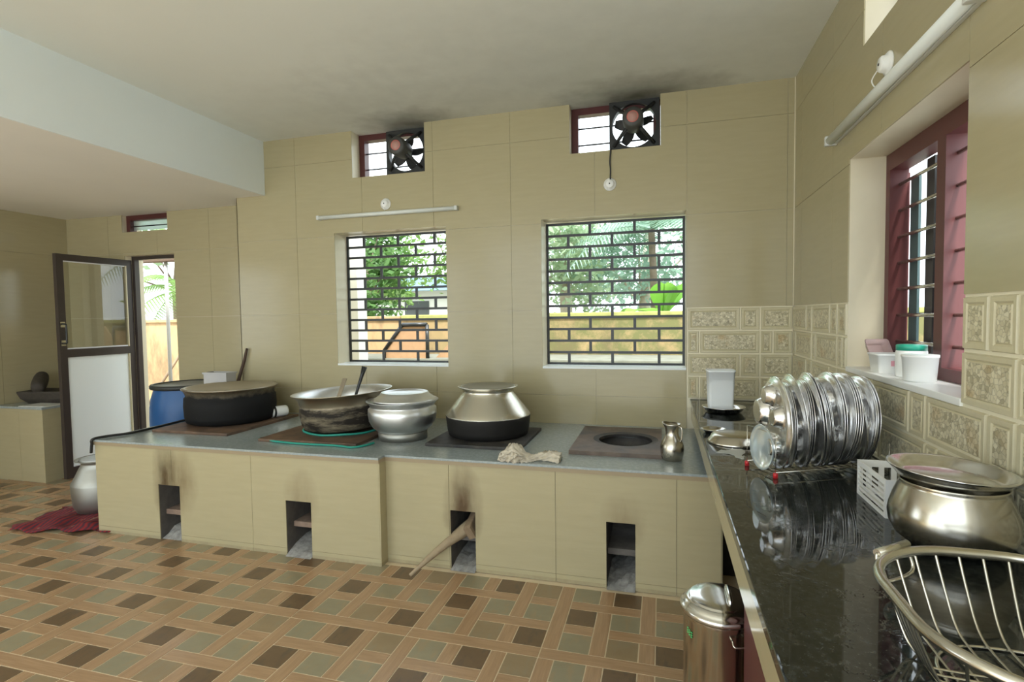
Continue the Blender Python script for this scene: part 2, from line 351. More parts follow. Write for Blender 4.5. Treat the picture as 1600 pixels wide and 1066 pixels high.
# ------------------------------------------------------------------ room shell
fl = struct(MB().box(LW-.2, 1.05, YR-.3, REC+.2, -.12, -.004).build('floor', 'tile_joint'))
struct(MB().box(XB, 1.05, YR, D+.22, H, H+.15).build('ceiling', 'ceiling_paint'))
struct(MB().box(LW-.2, XB-.012, YR, REC+.2, HB, HB+.12).build('ceiling_low', 'low_ceiling_paint'))
struct(MB().box(XB-.012, XB, YR, D+.0, HB, H, 0).build('trim_1', 'beam_paint'))
holes = [W1, W2, V1, V2]
wb = struct(MB().cells([-3.615, RW]+[v for h in holes for v in h[:2]], [D+TT, D+.215], [0, H]+[v for h in holes for v in h[2:]],
        lambda x, y, z: not inside(x, z, holes)).build('wall_back', 'plaster_reveal'))
hl = [DR, VD]
wd = struct(MB().cells([LW-.2, -3.60]+[v for h in hl for v in h[:2]], [REC+TT, REC+.2], [0, HB]+[v for h in hl for v in h[2:]],
        lambda x, y, z: not inside(x, z, hl)).build('wall_door', 'plaster_reveal'))
struct(MB().box(-3.621, -3.615, D, REC+.006, 0, HB).build('trim_2', 'wall_tile'))
hr = [RWN, RV, RW2]
wr = struct(MB().cells([RW+TT, RW+.22], [YR, D+.215]+[v for h in hr for v in h[:2]], [0, H]+[v for h in hr for v in h[2:]],
        lambda x, y, z: not inside(y, z, hr)).build('wall_right', 'plaster_reveal'))
LWN = (.2, 1.8, .9, 2.25)                            # unseen opening added in the left wall to brighten low ceiling and stove
wl = struct(MB().cells([LW-.2, LW-TT], [YR, LWN[0], LWN[1], REC+.2], [0, LWN[2], LWN[3], HB], lambda x, y, z: not inside(y, z, [LWN])).build('wall_left', 'grout'))
# unseen hall side: piers and a beam, left wide open to light the room
struct(MB().cells([LW-.2, LW+.1, -3.45, -3.25, .75, 1.05], [YR-.2, YR], [0, 2.94, H+.1], lambda x, y, z: z > 2.94 or x < LW+.1 or -3.45 < x < -3.25 or x > .75).build('wall_hall', 'plaster_reveal'))

def tile_rects(a0, a1, z0, z1, hs):
    """rectangle minus openings, as a few rectangles"""
    xs = sorted({a0, a1} | {v for h in hs for v in h[:2] if a0 < v < a1}); zs = sorted({z0, z1} | {v for h in hs for v in h[2:] if z0 < v < z1})
    return [(xs[i], xs[i+1], zs[k], zs[k+1]) for i in range(len(xs)-1) for k in range(len(zs)-1) if not inside((xs[i]+xs[i+1])/2, (zs[k]+zs[k+1])/2, hs)]
def lay_tiles(parent, axis, plane, sgn, aj, zj, a_lim, z_lim, hs, mat='wall_tile', gap=.0022):
    """one object per wall tile; axis 'x' = wall along x, 'y' = wall along y; front face at plane, body goes to plane + sgn*TT"""
    A = [a_lim[0]]+[v for v in sorted(aj) if a_lim[0]+.01 < v < a_lim[1]-.01]+[a_lim[1]]; Z = [z_lim[0]]+[v for v in sorted(zj) if z_lim[0]+.01 < v < z_lim[1]-.01]+[z_lim[1]]
    for i in range(len(A)-1):
        for k in range(len(Z)-1):
            g = gap/2; a0, a1, z0, z1 = A[i]+g*(i > 0), A[i+1]-g*(i < len(A)-2), Z[k]+g*(k > 0), Z[k+1]-g*(k < len(Z)-2)
            rs = tile_rects(a0, a1, z0, z1, hs)
            if not rs: continue
            cells = lambda a, z: any(r[0] < a < r[1] and r[2] < z < r[3] for r in rs)
            av = [v for r in rs for v in r[:2]]; zv = [v for r in rs for v in r[2:]]; pv = [plane, plane+sgn*TT*.999]
            m = MB()
            if axis == 'x': m.cells(av, pv, zv, lambda x, y, z: cells(x, z))
            else: m.cells(pv, av, zv, lambda x, y, z: cells(y, z))
            m.build('wall_tile', mat, parent)
P6 = .635
xj = [.169-P6*k for k in range(7)]; zj = [.866-P6, .866, 1.503, 2.15, 2.77]
lay_tiles(wb, 'x', D, 1, xj, [.23]+zj[1:], (-3.621, .169), (.0, H), [W1, W2, V1, V2])
lay_tiles(wb, 'x', D, 1, [.804], [2.15, 2.77], (.1705, RW), (1.506, H), [V2])
lay_tiles(wd, 'x', REC, 1, [-4.18+P6-P6*k for k in range(6)], zj, (LW, -3.621), (0, HB), [DR, VD])
lay_tiles(wr, 'y', RW, 1, [1.86+P6*k for k in range(-8, 5)], [2.15, 2.77], (YR, D), (1.506, H), [RWN, RV, RW2])
lay_tiles(wl, 'y', LW, -1, [REC-P6*k for k in range(12)], zj, (YR, REC), (0, HB), [LWN])
# pebble relief band over the counter: bricks with a pebbled face, on the back wall and on the right wall
def relief_brick(parent, axis, a0, a1, z0, z1):
    g = .0035; a0 += g; a1 -= g; z0 += g; z1 -= g; fr = min(.024, (a1-a0)*.25); m = MB(); t = .012
    # bevelled border, sunken step, raised pebble field
    loops = [((a0, a1, z0, z1), t), ((a0+.005, a1-.005, z0+.005, z1-.005), 0), ((a0+fr-.006, a1-fr+.006, z0+fr-.006, z1-fr+.006), .0005), ((a0+fr, a1-fr, z0+fr, z1-fr), .005), ((a0+fr+.004, a1-fr-.004, z0+fr+.004, z1-fr-.004), .001)]
    def pt(a, d, z): return (a, D-.004+d, z) if axis == 'x' else (RW-.004+d, a, z)
    L = [[pt(r[0], d, r[2]), pt(r[1], d, r[2]), pt(r[1], d, r[3]), pt(r[0], d, r[3])] for r, d in loops]
    if axis == 'y': L = [[q[1], q[0], q[3], q[2]] for q in L]
    for k in range(len(L)-1):
        for j in range(4): m.quad(L[k][j], L[k][(j+1) % 4], L[k+1][(j+1) % 4], L[k+1][j], 0)
    m.quad(*L[-1], 1); m.build('relief_tile', ['pebble_border', 'pebble_face'], parent)
rows = [(1.503, 1.343), (1.343, 1.182), (1.182, 1.022), (1.022, .862)]
for k, (zt, zb) in enumerate(rows):
    def lay(parent, axis, start, end, sg):
        a = start
        while (end-a)*sg > .01:
            for wdt in ((.345, .125) if k % 2 == 0 else (.08, .39)):
                b = a+sg*wdt
                if (end-a)*sg < .01: break
                if (end-b)*sg < .02: b = end
                lo, hi = min(a, b), max(a, b)
                if axis == 'y' and zt > 1.2 and hi > 1.86 and lo < 2.878:       # window opening
                    if lo < 1.86-.03: relief_brick(parent, axis, lo, 1.86, zb, zt)
                    if hi > 2.878+.03: relief_brick(parent, axis, 2.878, hi, zb, zt)
                    a = b; continue
                if hi-lo > .03: relief_brick(parent, axis, lo, hi, zb, zt)
                a = b
    lay(wb, 'x', .175, RW, 1); lay(wr, 'y', D, .2, -1)
MB().box(.1705, RW, D+.0045, D+.0058, .80, 1.506).build('joint_bed', 'pebble_joint', wb)
MB().cells([RW+.0045, RW+.0058], [YR, 1.86, 2.878, D], [.8, 1.197, 1.506], lambda x, y, z: not (1.86 < y < 2.878 and z > 1.197)).build('joint_bed', 'pebble_joint', wr)
# thin pale corner bead and cornice line
struct(MB().box(.843, .849, D-.006, D, 1.506, H).build('trim_3', 'plaster_reveal'))
# white sill slab of the right window
struct(MB().box(RW-.004, RW+.2, RWN[0], RWN[1], RWN[2]-.02, RWN[2]+.004, 0, .003).build('trim_4', 'white_plastic'))

# ------------------------------------------------------------------ floor tiles: pinwheel of stone squares and wood strips
s_, w_ = .137, .07; PT = .6215; X0, Y0 = -.4425, 2.238
def pieces():
    a = [0, s_+w_, 2*(s_+w_)]; o = []
    cols = [['stone_green', 'stone_olive', 'stone_dark'], ['stone_dark', 'stone_green', 'stone_green'], ['stone_green', 'stone_dark', 'stone_olive']]
    for r in range(3):
        for c in range(3): o.append(('stone_square', a[c], a[r], s_, s_, cols[r][c]))
    L = 2*s_+w_
    o += [('wood_strip', s_, 0, w_, L, 'V'), ('wood_strip', a[1], s_, L, w_, 'H'), ('wood_strip', a[1]+s_, a[1], w_, L, 'V'), ('wood_strip', 0, a[1]+s_, L, w_, 'H'),
          ('wood_strip', 0, s_, s_, w_, 'H'), ('wood_strip', a[1]+s_, 0, w_, s_, 'V'), ('wood_strip', a[2], a[1]+s_, s_, w_, 'H'), ('wood_strip', s_, a[2], w_, s_, 'V'),
          ('wood_strip', -w_, 0, w_, 3*s_+2*w_, 'V'), ('wood_strip', -w_, -w_, PT, w_, 'H')]
    return o
PC = pieces(); cache = {}
def piece_mesh(w, h, mat):
    key = (round(w, 4), round(h, 4), mat)
    if key not in cache:
        g = .0027; W, Hh = w-2*g, h-2*g
        if W >= Hh or mat != 'wood_strip':
            cache[key] = (MB().prism([(-W/2, -Hh/2), (W/2, -Hh/2), (W/2, Hh/2), (-W/2, Hh/2)], 'z', -.004, 0).mesh(mat, mat), 0) if mat != 'wood_strip' else (MB().prism([(-Hh/2, -W/2), (Hh/2, -W/2), (Hh/2, W/2), (-Hh/2, W/2)], 'z', -.004, 0).mesh(mat, mat), PI/2)
        else: cache[key] = (MB().prism([(-W/2, -Hh/2), (W/2, -Hh/2), (W/2, Hh/2), (-W/2, Hh/2)], 'z', -.004, 0).mesh(mat, mat), 0)
    return cache[key]
tiles = []
for i in range(-10, 2):
    for j in range(-6, 4):
        x, y = X0+i*PT, Y0+j*PT
        cx, cy = x+.28, y+.28
        if y+.56 < .3 or x+.56 < LW or y > REC: continue
        if y > 2.84 and x > -3.75: continue                      # under the stove
        if cx > .6: continue
        tiles.append((math.hypot(cx, cy), x, y, cx < -8))
tiles.sort()
seen = [t for t in tiles if t[2] > .7]
near = set(t[1:3] for t in seen[:30])
far = {m: MB() for m in ('stone_green', 'stone_olive', 'stone_dark', 'wood_strip')}
slab = MB().box(-w_, PT-w_, -w_, PT-w_, -.0042, -.0016).mesh('floor_tile', 'tile_joint')
for _, x, y, _u in tiles:
    if (x, y) in near:
        tl = put('floor_tile', slab, fl, (x, y, 0))
        for nm, px, py, pw, ph, mt in PC:
            mt = mt if nm == 'stone_square' else 'wood_strip'; me, rz = piece_mesh(pw, ph, mt)
            put(nm, me, tl, (px+pw/2, py+ph/2, 0), (0, 0, rz))
    else:
        for nm, px, py, pw, ph, mt in PC:
            mt = mt if nm == 'stone_square' else 'wood_strip'; g = .0027
            far[mt].prism([(x+px+g, y+py+g), (x+px+pw-g, y+py+g), (x+px+pw-g, y+py+ph-g), (x+px+g, y+py+ph-g)], 'z', -.004, 0)
for mt, m in far.items():
    if m.v: stuff(m.build('distant_floor_inlay', mt, fl))

# ------------------------------------------------------------------ windows
def grille_window(name, op, first_three):
    x0, x1, z0, z1 = op; y = 4.135
    fr = struct(MB().cells([x0+.001, x0+.018, x1-.018, x1-.001], [y-.008, y+.008], [z0+.006, z0+.022, z1-.024, z1-.006], lambda x, yy, z: x < x0+.018 or x > x1-.018 or z < z0+.022 or z > z1-.024).build(name, 'grille_black'))
    n = 12; h = (z1-z0-.024)/n; zb = z0+.011; W = x1-x0-.024
    hb = MB().box(-W/2, W/2, -.007, .007, -.0095, .0095).mesh('grille_bar', 'grille_black'); vb = MB().box(-.0105, .0105, -.006, .006, -h/2+.0095, h/2-.0095).mesh('grille_upright', 'grille_black')
    for k in range(1, n): put('grille_bar', hb, fr, ((x0+x1)/2, y, zb+k*h))
    for k in range(n):
        r = n-1-k                                                # row from the top
        for q in ((.16, .49, .83) if (r % 2 == 0) == first_three else (.325, .655)): put('grille_upright', vb, fr, (x0+.012+q*W, y, zb+(k+.5)*h))
    MB().box(x0, x1, D-.002, 4.166, z0-.010, z0+.006, 0, .002).build('window_sill', 'door_panel', fr)
    return fr
grille_window('window_1', W1, True); grille_window('window_2', W2, False)

def vent_window(name, op, ydepth, top=None, bars=2, side=None):
    x0, x1, z0, z1 = op; y = ydepth
    f = struct(MB().cells([x0+.001, x0+.05, x1-.05, x1-.001], [y, y+.07], [z0+.001, z0+.012, z1-.05, z1-.001], lambda x, yy, z: x < x0+.05 or x > x1-.05 or z < z0+.012 or z > z1-.05).build(name, 'maroon_dark'))
    for k in range(bars):
        z = z0+(z1-z0)*(k+.75)/(bars+.9); MB().tube([(x0+.05, y+.035, z), (x1-.05, y+.035, z)], .006, 8).build('bar', 'grille_black', f)
    return f
vent_window('window_3', V1, 4.07); vent_window('window_4', V2, 4.05)
# pane over the door
f = vent_window('window_5', VD, 4.25, bars=1)
MB().box(VD[0]+.05, VD[1]-.05, 4.29, 4.296, VD[2]+.03, VD[3]-.05).build('pane', 'frosted_pane', f)
# right window: maroon frame, mullion, seven rods per bay, outward shutters, black flats
y0, y1, z0, z1 = RWN; fx = 1.0
rwf = struct(MB().cells([fx, fx+.075], [y0+.001, y0+.06, 2.335, 2.40, y1-.045, y1-.001], [z0+.005, z0+.05, z1-.075, z1-.001], lambda x, y, z: y < y0+.06 or 2.335 < y < 2.40 or y > y1-.045 or z < z0+.05 or z > z1-.075).build('window_6', 'maroon'))
for k in range(7):
    z = 2.032-.118*k
    for a, b in ((y0+.06, 2.335), (2.40, y1-.045)): MB().tube([(fx+.04, a, z), (fx+.04, b, z)], .0075, 8).build('rod', 'wire_steel', rwf)
sh = MB().cells([fx+.08, fx+.14, fx+.44, fx+.50], [2.335, 2.362], [z0+.06, z0+.13, z1-.15, z1-.08], lambda x, y, z: x < fx+.14 or x > fx+.44 or z < z0+.13 or z > z1-.15).build('shutter', 'maroon', rwf)
MB().box(fx+.14, fx+.44, 2.345, 2.352, z0+.13, z1-.15).build('shutter_panel', 'maroon', sh)
sh = MB().cells([RW+.224, RW+.252], [y1+.01, y1+.07, y1+.37, y1+.43], [z0+.06, z0+.13, z1-.15, z1-.08], lambda x, y, z: y < y1+.07 or y > y1+.37 or z < z0+.13 or z > z1-.15).build('shutter', 'maroon', rwf)
MB().box(RW+.234, RW+.24, y1+.07, y1+.37, z0+.13, z1-.15).build('pane', 'teal_glass', sh)
for ya, yb, tp in ((2.742, 2.822, .12), (2.604, 2.672, .077)): MB().box(fx+.078, fx+.088, ya, yb, z0+.052, z1-tp).build('upright', 'teal_paint' if tp > .1 else 'grille_black', rwf)
# vent on the right wall and an unseen right window behind the camera, enlarged to light the beam
struct(MB().cells([fx, fx+.06], [RV[0]+.001, RV[0]+.05, RV[1]-.05, RV[1]-.001], [RV[2]+.001, RV[2]+.05, RV[3]-.05, RV[3]-.001], lambda x, y, z: not (RV[0]+.05 < y < RV[1]-.05 and RV[2]+.05 < z < RV[3]-.05)).build('window_7', 'maroon_dark'))
struct(MB().cells([fx, fx+.06], [RW2[0]+.001, RW2[0]+.05, -.93, -.87, RW2[1]-.05, RW2[1]-.001], [RW2[2]+.001, RW2[2]+.05, RW2[3]-.05, RW2[3]-.001], lambda x, y, z: y < RW2[0]+.05 or y > RW2[1]-.05 or -.93 < y < -.87 or z < RW2[2]+.05 or z > RW2[3]-.05).build('window_8', 'maroon'))

# ------------------------------------------------------------------ door
dfx = struct(MB().cells([DR[0], DR[0]+.035, DR[1]-.012, DR[1]], [REC+.075, REC+.125], [0, DR[3]-.035, DR[3]], lambda x, y, z: x < DR[0]+.035 or x > DR[1]-.012 or z > DR[3]-.035).build('door_1', 'door_brown'))
ang = math.atan2(3.565-4.27, -5.288+5.262); LWID = .70
leaf_o = struct(put('door_2', None, None, (-5.262, 4.27, 0), (0, 0, ang)))
# leaf: local x from hinge to free edge, y thickness
ZB, ZM0, ZM1, ZT = .02, 1.14, 1.215, 2.09
MB().cells([0, .055, LWID-.06, LWID], [-.02, .02], [ZB, ZB+.10, ZM0, ZM1, ZT-.06, ZT], lambda x, y, z: x < .055 or x > LWID-.06 or z < ZB+.10 or ZM0 < z < ZM1 or z > ZT-.06).build('door_frame', 'door_brown', leaf_o)
MB().box(.055, LWID-.06, -.005, .005, ZB+.10, ZM0).build('door_panel', 'door_panel', leaf_o)
MB().box(.055, LWID-.06, -.003, .003, ZM1, ZT-.06).build('glass_pane', 'glass', leaf_o)
for z in (ZM1, ZT-.07): MB().box(.055, LWID-.06, .003, .015, z, z+.012).build('glazing_bead', 'door_bead', leaf_o)
MB().box(.055, LWID-.06, .005, .016, ZB+.10, ZB+.112).build('glazing_bead', 'door_bead', leaf_o)
hd = MB().tube(smooth_path([(LWID-.03, .02, 1.27), (LWID-.03, .06, 1.275), (LWID-.03, .065, 1.30), (LWID-.03, .065, 1.42), (LWID-.03, .06, 1.445), (LWID-.03, .02, 1.45)], 4), .008, 8).build('door_handle', 'grille_black', leaf_o)
hd['label'] = 'black pull handle'
for z in (1.275, 1.445): MB().box(LWID-.05, LWID-.01, .019, .023, z-.025, z+.025).build('handle_plate', 'wire_steel', hd)

# ------------------------------------------------------------------ masonry stove
SZ = .65; YL, YF, XS = 2.755, 2.83, -1.592; XL, XE = -3.785, .29
OPN = [(-3.24, -3.062, .373, YL), (-2.24, -2.058, .345, YL), (-1.178, -1.025, .347, YF), (-.286, -.134, .36, YF)]
HC = (-.222, 3.43)
st = thing('masonry_stove', 'long cream tiled wood-fired stove with grey slab top and four fire openings', 'stove', (0, 0, 0))
def solid_stove(x, y, z):
    if y < (YL if x < XS else YF)+TT: return False
    for a, b, zt, yf in OPN:
        if a < x < b and z < zt and y < yf+.55: return False
    if HC[0]-.19 < x < HC[0]+.19 and 3.22 < y < 3.64 and z > .25: return False
    return True
MB().cells([XL, XS, XE, HC[0]-.19, HC[0]+.19]+[v for o in OPN for v in o[:2]], [YL+TT, YF+TT, YL+.55, YF+.55, 3.22, 3.64, D], [0, .25, SZ-.013]+[o[2] for o in OPN], solid_stove).build('core', 'burnt_brick', st)
# slab top (overhangs 8 mm), with a square cut under the open burner
slabm = MB().cells([XL-.006, XS+.006, .298, HC[0]-.185, HC[0]+.185], [YL-.012, YF-.012, 3.225, 3.635, D], [SZ-.013, SZ], lambda x, y, z: y > (YL if x < XS+.006 else YF)-.012 and not (abs(x-HC[0]) < .185 and 3.225 < y < 3.635)).build('slab_top', 'grey_granite', st)
MB().cells([XL-.006, XS+.006, .298], [YL-.008, YF-.008, YF+.004, YL+.004], [SZ-.036, SZ-.013], lambda x, y, z: (YL if x < XS+.006 else YF)-.008 < y < (YL if x < XS+.006 else YF)+.004).build('edge_strip', 'edge_tan', st)
def front_tiles(xjs, yf, x0, x1, hs):
    X = [x0]+[v for v in xjs if x0+.02 < v < x1-.02]+[x1]
    for i in range(len(X)-1):
        for z0, z1 in ((0, .045), (.045, SZ-.036)):
            rs = tile_rects(X[i]+.001, X[i+1]-.001, z0+(.0008 if z0 else 0), z1-.0008, hs)
            parts = [rs] if z0 and rs else [[r] for r in rs]
            for rs in parts: MB().cells([v for r in rs for v in r[:2]], [yf, yf+TT], [v for r in rs for v in r[2:]], lambda x, y, z: any(r[0] < x < r[1] and r[2] < z < r[3] for r in rs)).build('front_tile', 'stove_tile', st)
hs = [(a, b, -1, c) for a, b, c, _ in OPN]
front_tiles([-3.124, -2.49], YL, XL-.003, XS, hs); front_tiles([-1.185, -.56, .074], YF, XS, XE, hs)
MB().box(XS, XS+TT, YL, YF, 0, SZ-.036).build('side_tile', 'stove_tile', st)
MB().box(XS-.004, XS+.008, YL+.004, YF, SZ-.036, SZ-.013).build('edge_strip', 'edge_tan', st)
for a, b in ((YL+TT, 3.39), (3.392, D)): MB().box(XL-TT+.003, XL+.0, a, b, 0, SZ-.036).build('side_tile', 'stove_tile', st)
MB().box(XE, XE+TT, YF+TT, 3.4, 0, SZ-.036).build('side_tile', 'stove_tile', st)
for k, (a, b, zt, yf) in enumerate(OPN):                        # hearth shelf and ash in every opening
    MB().box(a, b, yf+.05+.02*(k % 2), yf+.5, .155, .19, 0, .004).build('hearth_shelf', 'fire_brick' if k < 2 else 'burnt_brick', st)
def heap(name, label, a, b, y0, y1, z, hgt, seed):
    rnd = random.Random(seed); m = MB(); nx, ny = 9, 10; idx = []
    for j in range(ny):
        for i in range(nx):
            u, v = i/(nx-1), j/(ny-1); e = min(1, 4*v)*(.35+.65*v)
            m.v.append((a+.002+(b-a-.004)*u, y0+(y1-y0)*v, z+hgt*e*(.6+.4*math.sin(3*u+seed))+rnd.uniform(0, .012)*(1 if 0 < j else 0)))
    for j in range(ny-1):
        for i in range(nx-1): q = j*nx+i; m.f.append((q, q+1, q+1+nx, q+nx)); m.m.append(0); m.sm.append(False)
    o = m.build(name, 'ash'); tag(o, label, 'ash'); return stuff(o)
heap('ash_heap', 'grey ash in the leftmost fire opening', *OPN[0][:2], YL+.01, YL+.45, .001, .10, 1)
heap('ash_heap', 'grey ash in the second fire opening from the left', *OPN[1][:2], YL-.02, YL+.45, .001, .09, 2)
heap('ash_heap', 'pale ash under the firewood in the third fire opening', *OPN[2][:2], YF-.02, YF+.45, .001, .08, 3)
heap('ash_heap', 'pale ash in the rightmost fire opening', *OPN[3][:2], YF-.02, YF+.45, .001, .05, 4)

# burner plates lying on the slab
def plate(name, label, x0, x1, y0, y1, mat, t=.02, hole=None, rz=0):
    cx, cy = (x0+x1)/2, (y0+y1)/2; o = None
    if not hole: o = MB().box(x0-cx, x1-cx, y0-cy, y1-cy, 0, t, 0, .003).build(name, mat, None, (cx, cy, SZ), (0, 0, rz))
    else:
        hx, hy, hr_ = hole[0]-cx, hole[1]-cy, hole[2]; n = 48; m = MB(); a, b, c, d = x0-cx, x1-cx, y0-cy, y1-cy
        def sq(t_):                                             # ray to the square outline
            dx, dy = math.cos(t_), math.sin(t_); s = 1e9
            for lim, o_, dd in ((b, hx, dx), (a, hx, dx), (d, hy, dy), (c, hy, dy)):
                if abs(dd) > 1e-9:
                    q = (lim-o_)/dd
                    if q > 0: s = min(s, q)
            return (hx+s*dx, hy+s*dy)
        A = sorted([2*PI*k/n for k in range(n)]+[math.atan2(yy-hy, xx-hx) % (2*PI) for xx in (a, b) for yy in (c, d)])
        for k in range(len(A)):
            p, q = A[k], A[(k+1) % len(A)]; o1, o2 = sq(p), sq(q)
            ring = lambda r, t_, z: (hx+r*math.cos(t_), hy+r*math.sin(t_), z)
            m.quad((*o1, t), (*o2, t), ring(hr_*1.22, q, t), ring(hr_*1.22, p, t)); m.quad(ring(hr_*1.22, p, t), ring(hr_*1.22, q, t), ring(hr_, q, t-.006), ring(hr_, p, t-.006), 1)
            m.quad(ring(hr_, p, t-.006), ring(hr_, q, t-.006), ring(hr_, q, 0), ring(hr_, p, 0), 1); m.quad((*o2, t), (*o1, t), (*o1, 0), (*o2, 0)); m.quad((*o2, 0), (*o1, 0), ring(hr_, p, 0), ring(hr_, q, 0))
        o = m.build(name, [mat, 'black_plate'], None, (cx, cy, SZ))
    return tag(o, label, 'hot plate', 'iron burner plates on the stove')
plate('burner_plate', 'rusty brown iron plate under the wide black pot', -3.60, -2.93, 3.03, 3.80, 'rusty_plate')
plate('burner_plate', 'rusty iron plate edged by teal hose under the burnt pot', -2.60, -1.86, 2.95, 3.72, 'rusty_plate')
plate('burner_plate', 'black iron plate under the half blackened pot', -1.44, -.82, 3.07, 3.67, 'black_plate')
plate('burner_plate', 'bare square iron plate with open round burner hole', -.525, .0, 3.07, 3.78, 'rusty_grey_plate', .024, (HC[0], HC[1], .165))

# ------------------------------------------------------------------ pots on the stove
ZP = SZ+.02
# A wide black pot with a flat lid
p = thing('cooking_pot', 'wide shallow soot-black cooking pot covered with a flat dull lid', 'pot', (-3.316, 3.49, ZP))
MB().lathe([(0, 0), (.29, 0), (.318, .012), (.328, .05), (.332, .13), (.328, .195), (.316, .207), (.318, .222), (.330, .25), (.345, .262), (.346, .267), (.338, .266), (.322, .245)], 64).build('body', 'pot_black', p)
MB().lathe([(.335, .262), (.337, .270), (.31, .2715), (.3, .269), (0, .270)], 64).build('lid', 'lid_dull', p)
# B open burnt aluminium pot
p = thing('cooking_pot', 'open aluminium pot with burnt sides and a ladle inside', 'pot', (-2.215, 3.385, ZP), (math.radians(.6), math.radians(-3.0), 0))
pb = p
MB().lathe([(0, .012), (.24, .012), (.272, .022), (.292, .06), (.302, .12), (.304, .165), (.296, .18), (.298, .19), (.312, .235), (.340, .262), (.352, .268), (.352, .272), (.340, .271), (.305, .235), (.292, .185), (.294, .12), (.28, .05), (.24, .03), (0, .028)], 64, ms=[0]*11+[1]*7).build('body', ['pot_burnt', 'aluminium'], p)
def utensil(name, label, a, b, w1, mat, cat, flat):
    A, B = Vector(a), Vector(b); t = (B-A).normalized(); m = MB()
    if flat:
        sd = Vector((1, 0, 0)); n = t.cross(sd).normalized(); h = .003
        def bx(p0, p1, wa, wb_):
            c = [p0-sd*wa-n*h, p0+sd*wa-n*h, p0+sd*wa+n*h, p0-sd*wa+n*h, p1-sd*wb_-n*h, p1+sd*wb_-n*h, p1+sd*wb_+n*h, p1-sd*wb_+n*h]
            for q in ((3,2,1,0),(4,5,6,7),(0,1,5,4),(1,2,6,5),(2,3,7,6),(3,0,4,7)): m.poly([tuple(c[k]) for k in q])
        bx(A, B, w1*.8, w1)
        return tag(m.build(name, mat), label, cat)
    root = thing(name, label, cat)
    MB().tube([A, A.lerp(B, .6), A.lerp(B, .85), B], [w1*.7, w1*.8, w1, w1*1.5], 10).build('handle', mat, root)
    MB().lathe([(0, 0), (.03, .006), (.05, .025), (.055, .04), (.052, .04), (.045, .02), (0, .004)], 24, c=(A.x, A.y, A.z-.02)).build('bowl', 'aluminium', root)
    return root
utensil('spatula', 'flat steel spatula standing in the open burnt pot', (-2.38, 3.46, .72), (-2.36, 3.62, 1.00), .018, 'steel_jug', 'spatula', True)
utensil('ladle', 'dark-handled ladle leaning out of the open burnt pot', (-2.275, 3.54, .735), (-2.20, 3.64, 1.09), .014, 'grille_black', 'ladle', False)
# teal hose coiled under pot B
hose = smooth_path([(-2.62, 2.985, SZ+.01), (-2.45, 2.945, SZ+.008), (-2.25, 2.925, SZ+.008), (-2.05, 2.93, SZ+.008), (-1.95, 2.925, SZ+.008), (-1.87, 2.91, SZ+.008), (-1.815, 2.96, SZ+.008), (-1.79, 3.05, SZ+.008)], 8)
tag(MB().tube(hose, .007, 8).build('teal_hose', 'teal_hose'), 'teal hose along the front edge of the rusty plate', 'hose')
tag(MB().tube([(-2.215+.285*math.cos(a*2*PI/40), 3.385+.285*math.sin(a*2*PI/40), ZP+.007+.002*math.sin(a)) for a in range(40)], .0075, 8, closed=True).build('teal_hose_ring', 'teal_hose'), 'teal hose ring around the foot of the burnt pot', 'hose')
# C shiny aluminium pot on a ring with a lid
p = thing('aluminium_pot', 'clean aluminium pot on a ring stand with a loose lid', 'pot', (-1.69, 3.262, SZ))
MB().lathe([(.157, 0), (.162, .0), (.164, .05), (.155, .055), (.150, .05), (.15, .0)], 48).build('stand_ring', 'aluminium_dull', p)
MB().lathe([(0, .045), (.13, .045), (.165, .056), (.20, .085), (.222, .125), (.229, .17), (.227, .205), (.215, .215), (.214, .225), (.226, .245), (.240, .256), (.242, .26), (.236, .26), (.218, .24), (.208, .22), (.215, .2), (.21, .13), (.15, .065), (0, .06)], 64).build('body', 'aluminium', p)
MB().lathe([(.216, .262), (.220, .266), (.2, .275), (.165, .300), (.155, .315), (.148, .316), (.14, .306), (.12, .300), (0, .300)], 56, c=(.022, -.008, 0)).build('lid', 'aluminium', p)
# D big-bellied pot, lower half black
p = thing('cooking_pot', 'tall shouldered pot, bare metal above and soot black below', 'pot', (-1.134, 3.425, ZP))
MB().lathe([(0, 0), (.245, 0), (.268, .01), (.276, .04), (.283, .10), (.286, .132), (.282, .142), (.26, .168), (.22, .22), (.185, .264), (.170, .285), (.168, .296), (.176, .308), (.197, .318), (.202, .324), (.198, .327), (.178, .318), (.16, .3)], 64).build('body', 'pot_half', p)
MB().lathe([(.182, .321), (.184, .326), (.172, .324), (.16, .320), (0, .321)], 56).build('lid', 'aluminium_dull', p)
# steel jug
p = thing('steel_jug', 'small brushed steel water jug at the right end of the stove', 'jug', (.055, 3.072, SZ), (0, 0, math.radians(150)))
prof = [(0, .001), (.05, .001), (.055, .006), (.062, .04), (.064, .065), (.060, .092), (.047, .118), (.037, .138), (.034, .155), (.036, .178), (.044, .196), (.047, .203), (.045, .204), (.034, .18), (.031, .155), (.03, .14)]
m = MB().lathe(prof, 40)
for k, v in enumerate(m.v):                                     # pouring lip
    if v[2] > .17:
        a = math.atan2(v[1], v[0]); g = max(0, math.cos(a))**5*(v[2]-.17)/.034; m.v[k] = (v[0]*(1+.2*g), v[1]*(1+.2*g), v[2]+.006*g)
m.build('body', 'steel_jug', p)
MB().tube(smooth_path([(-.040, .0, .192), (-.054, .0, .190), (-.060, .0, .172), (-.059, .0, .14), (-.055, 0, .118), (-.047, 0, .108)], 5), .0045, 8).build('handle', 'steel_jug', p)
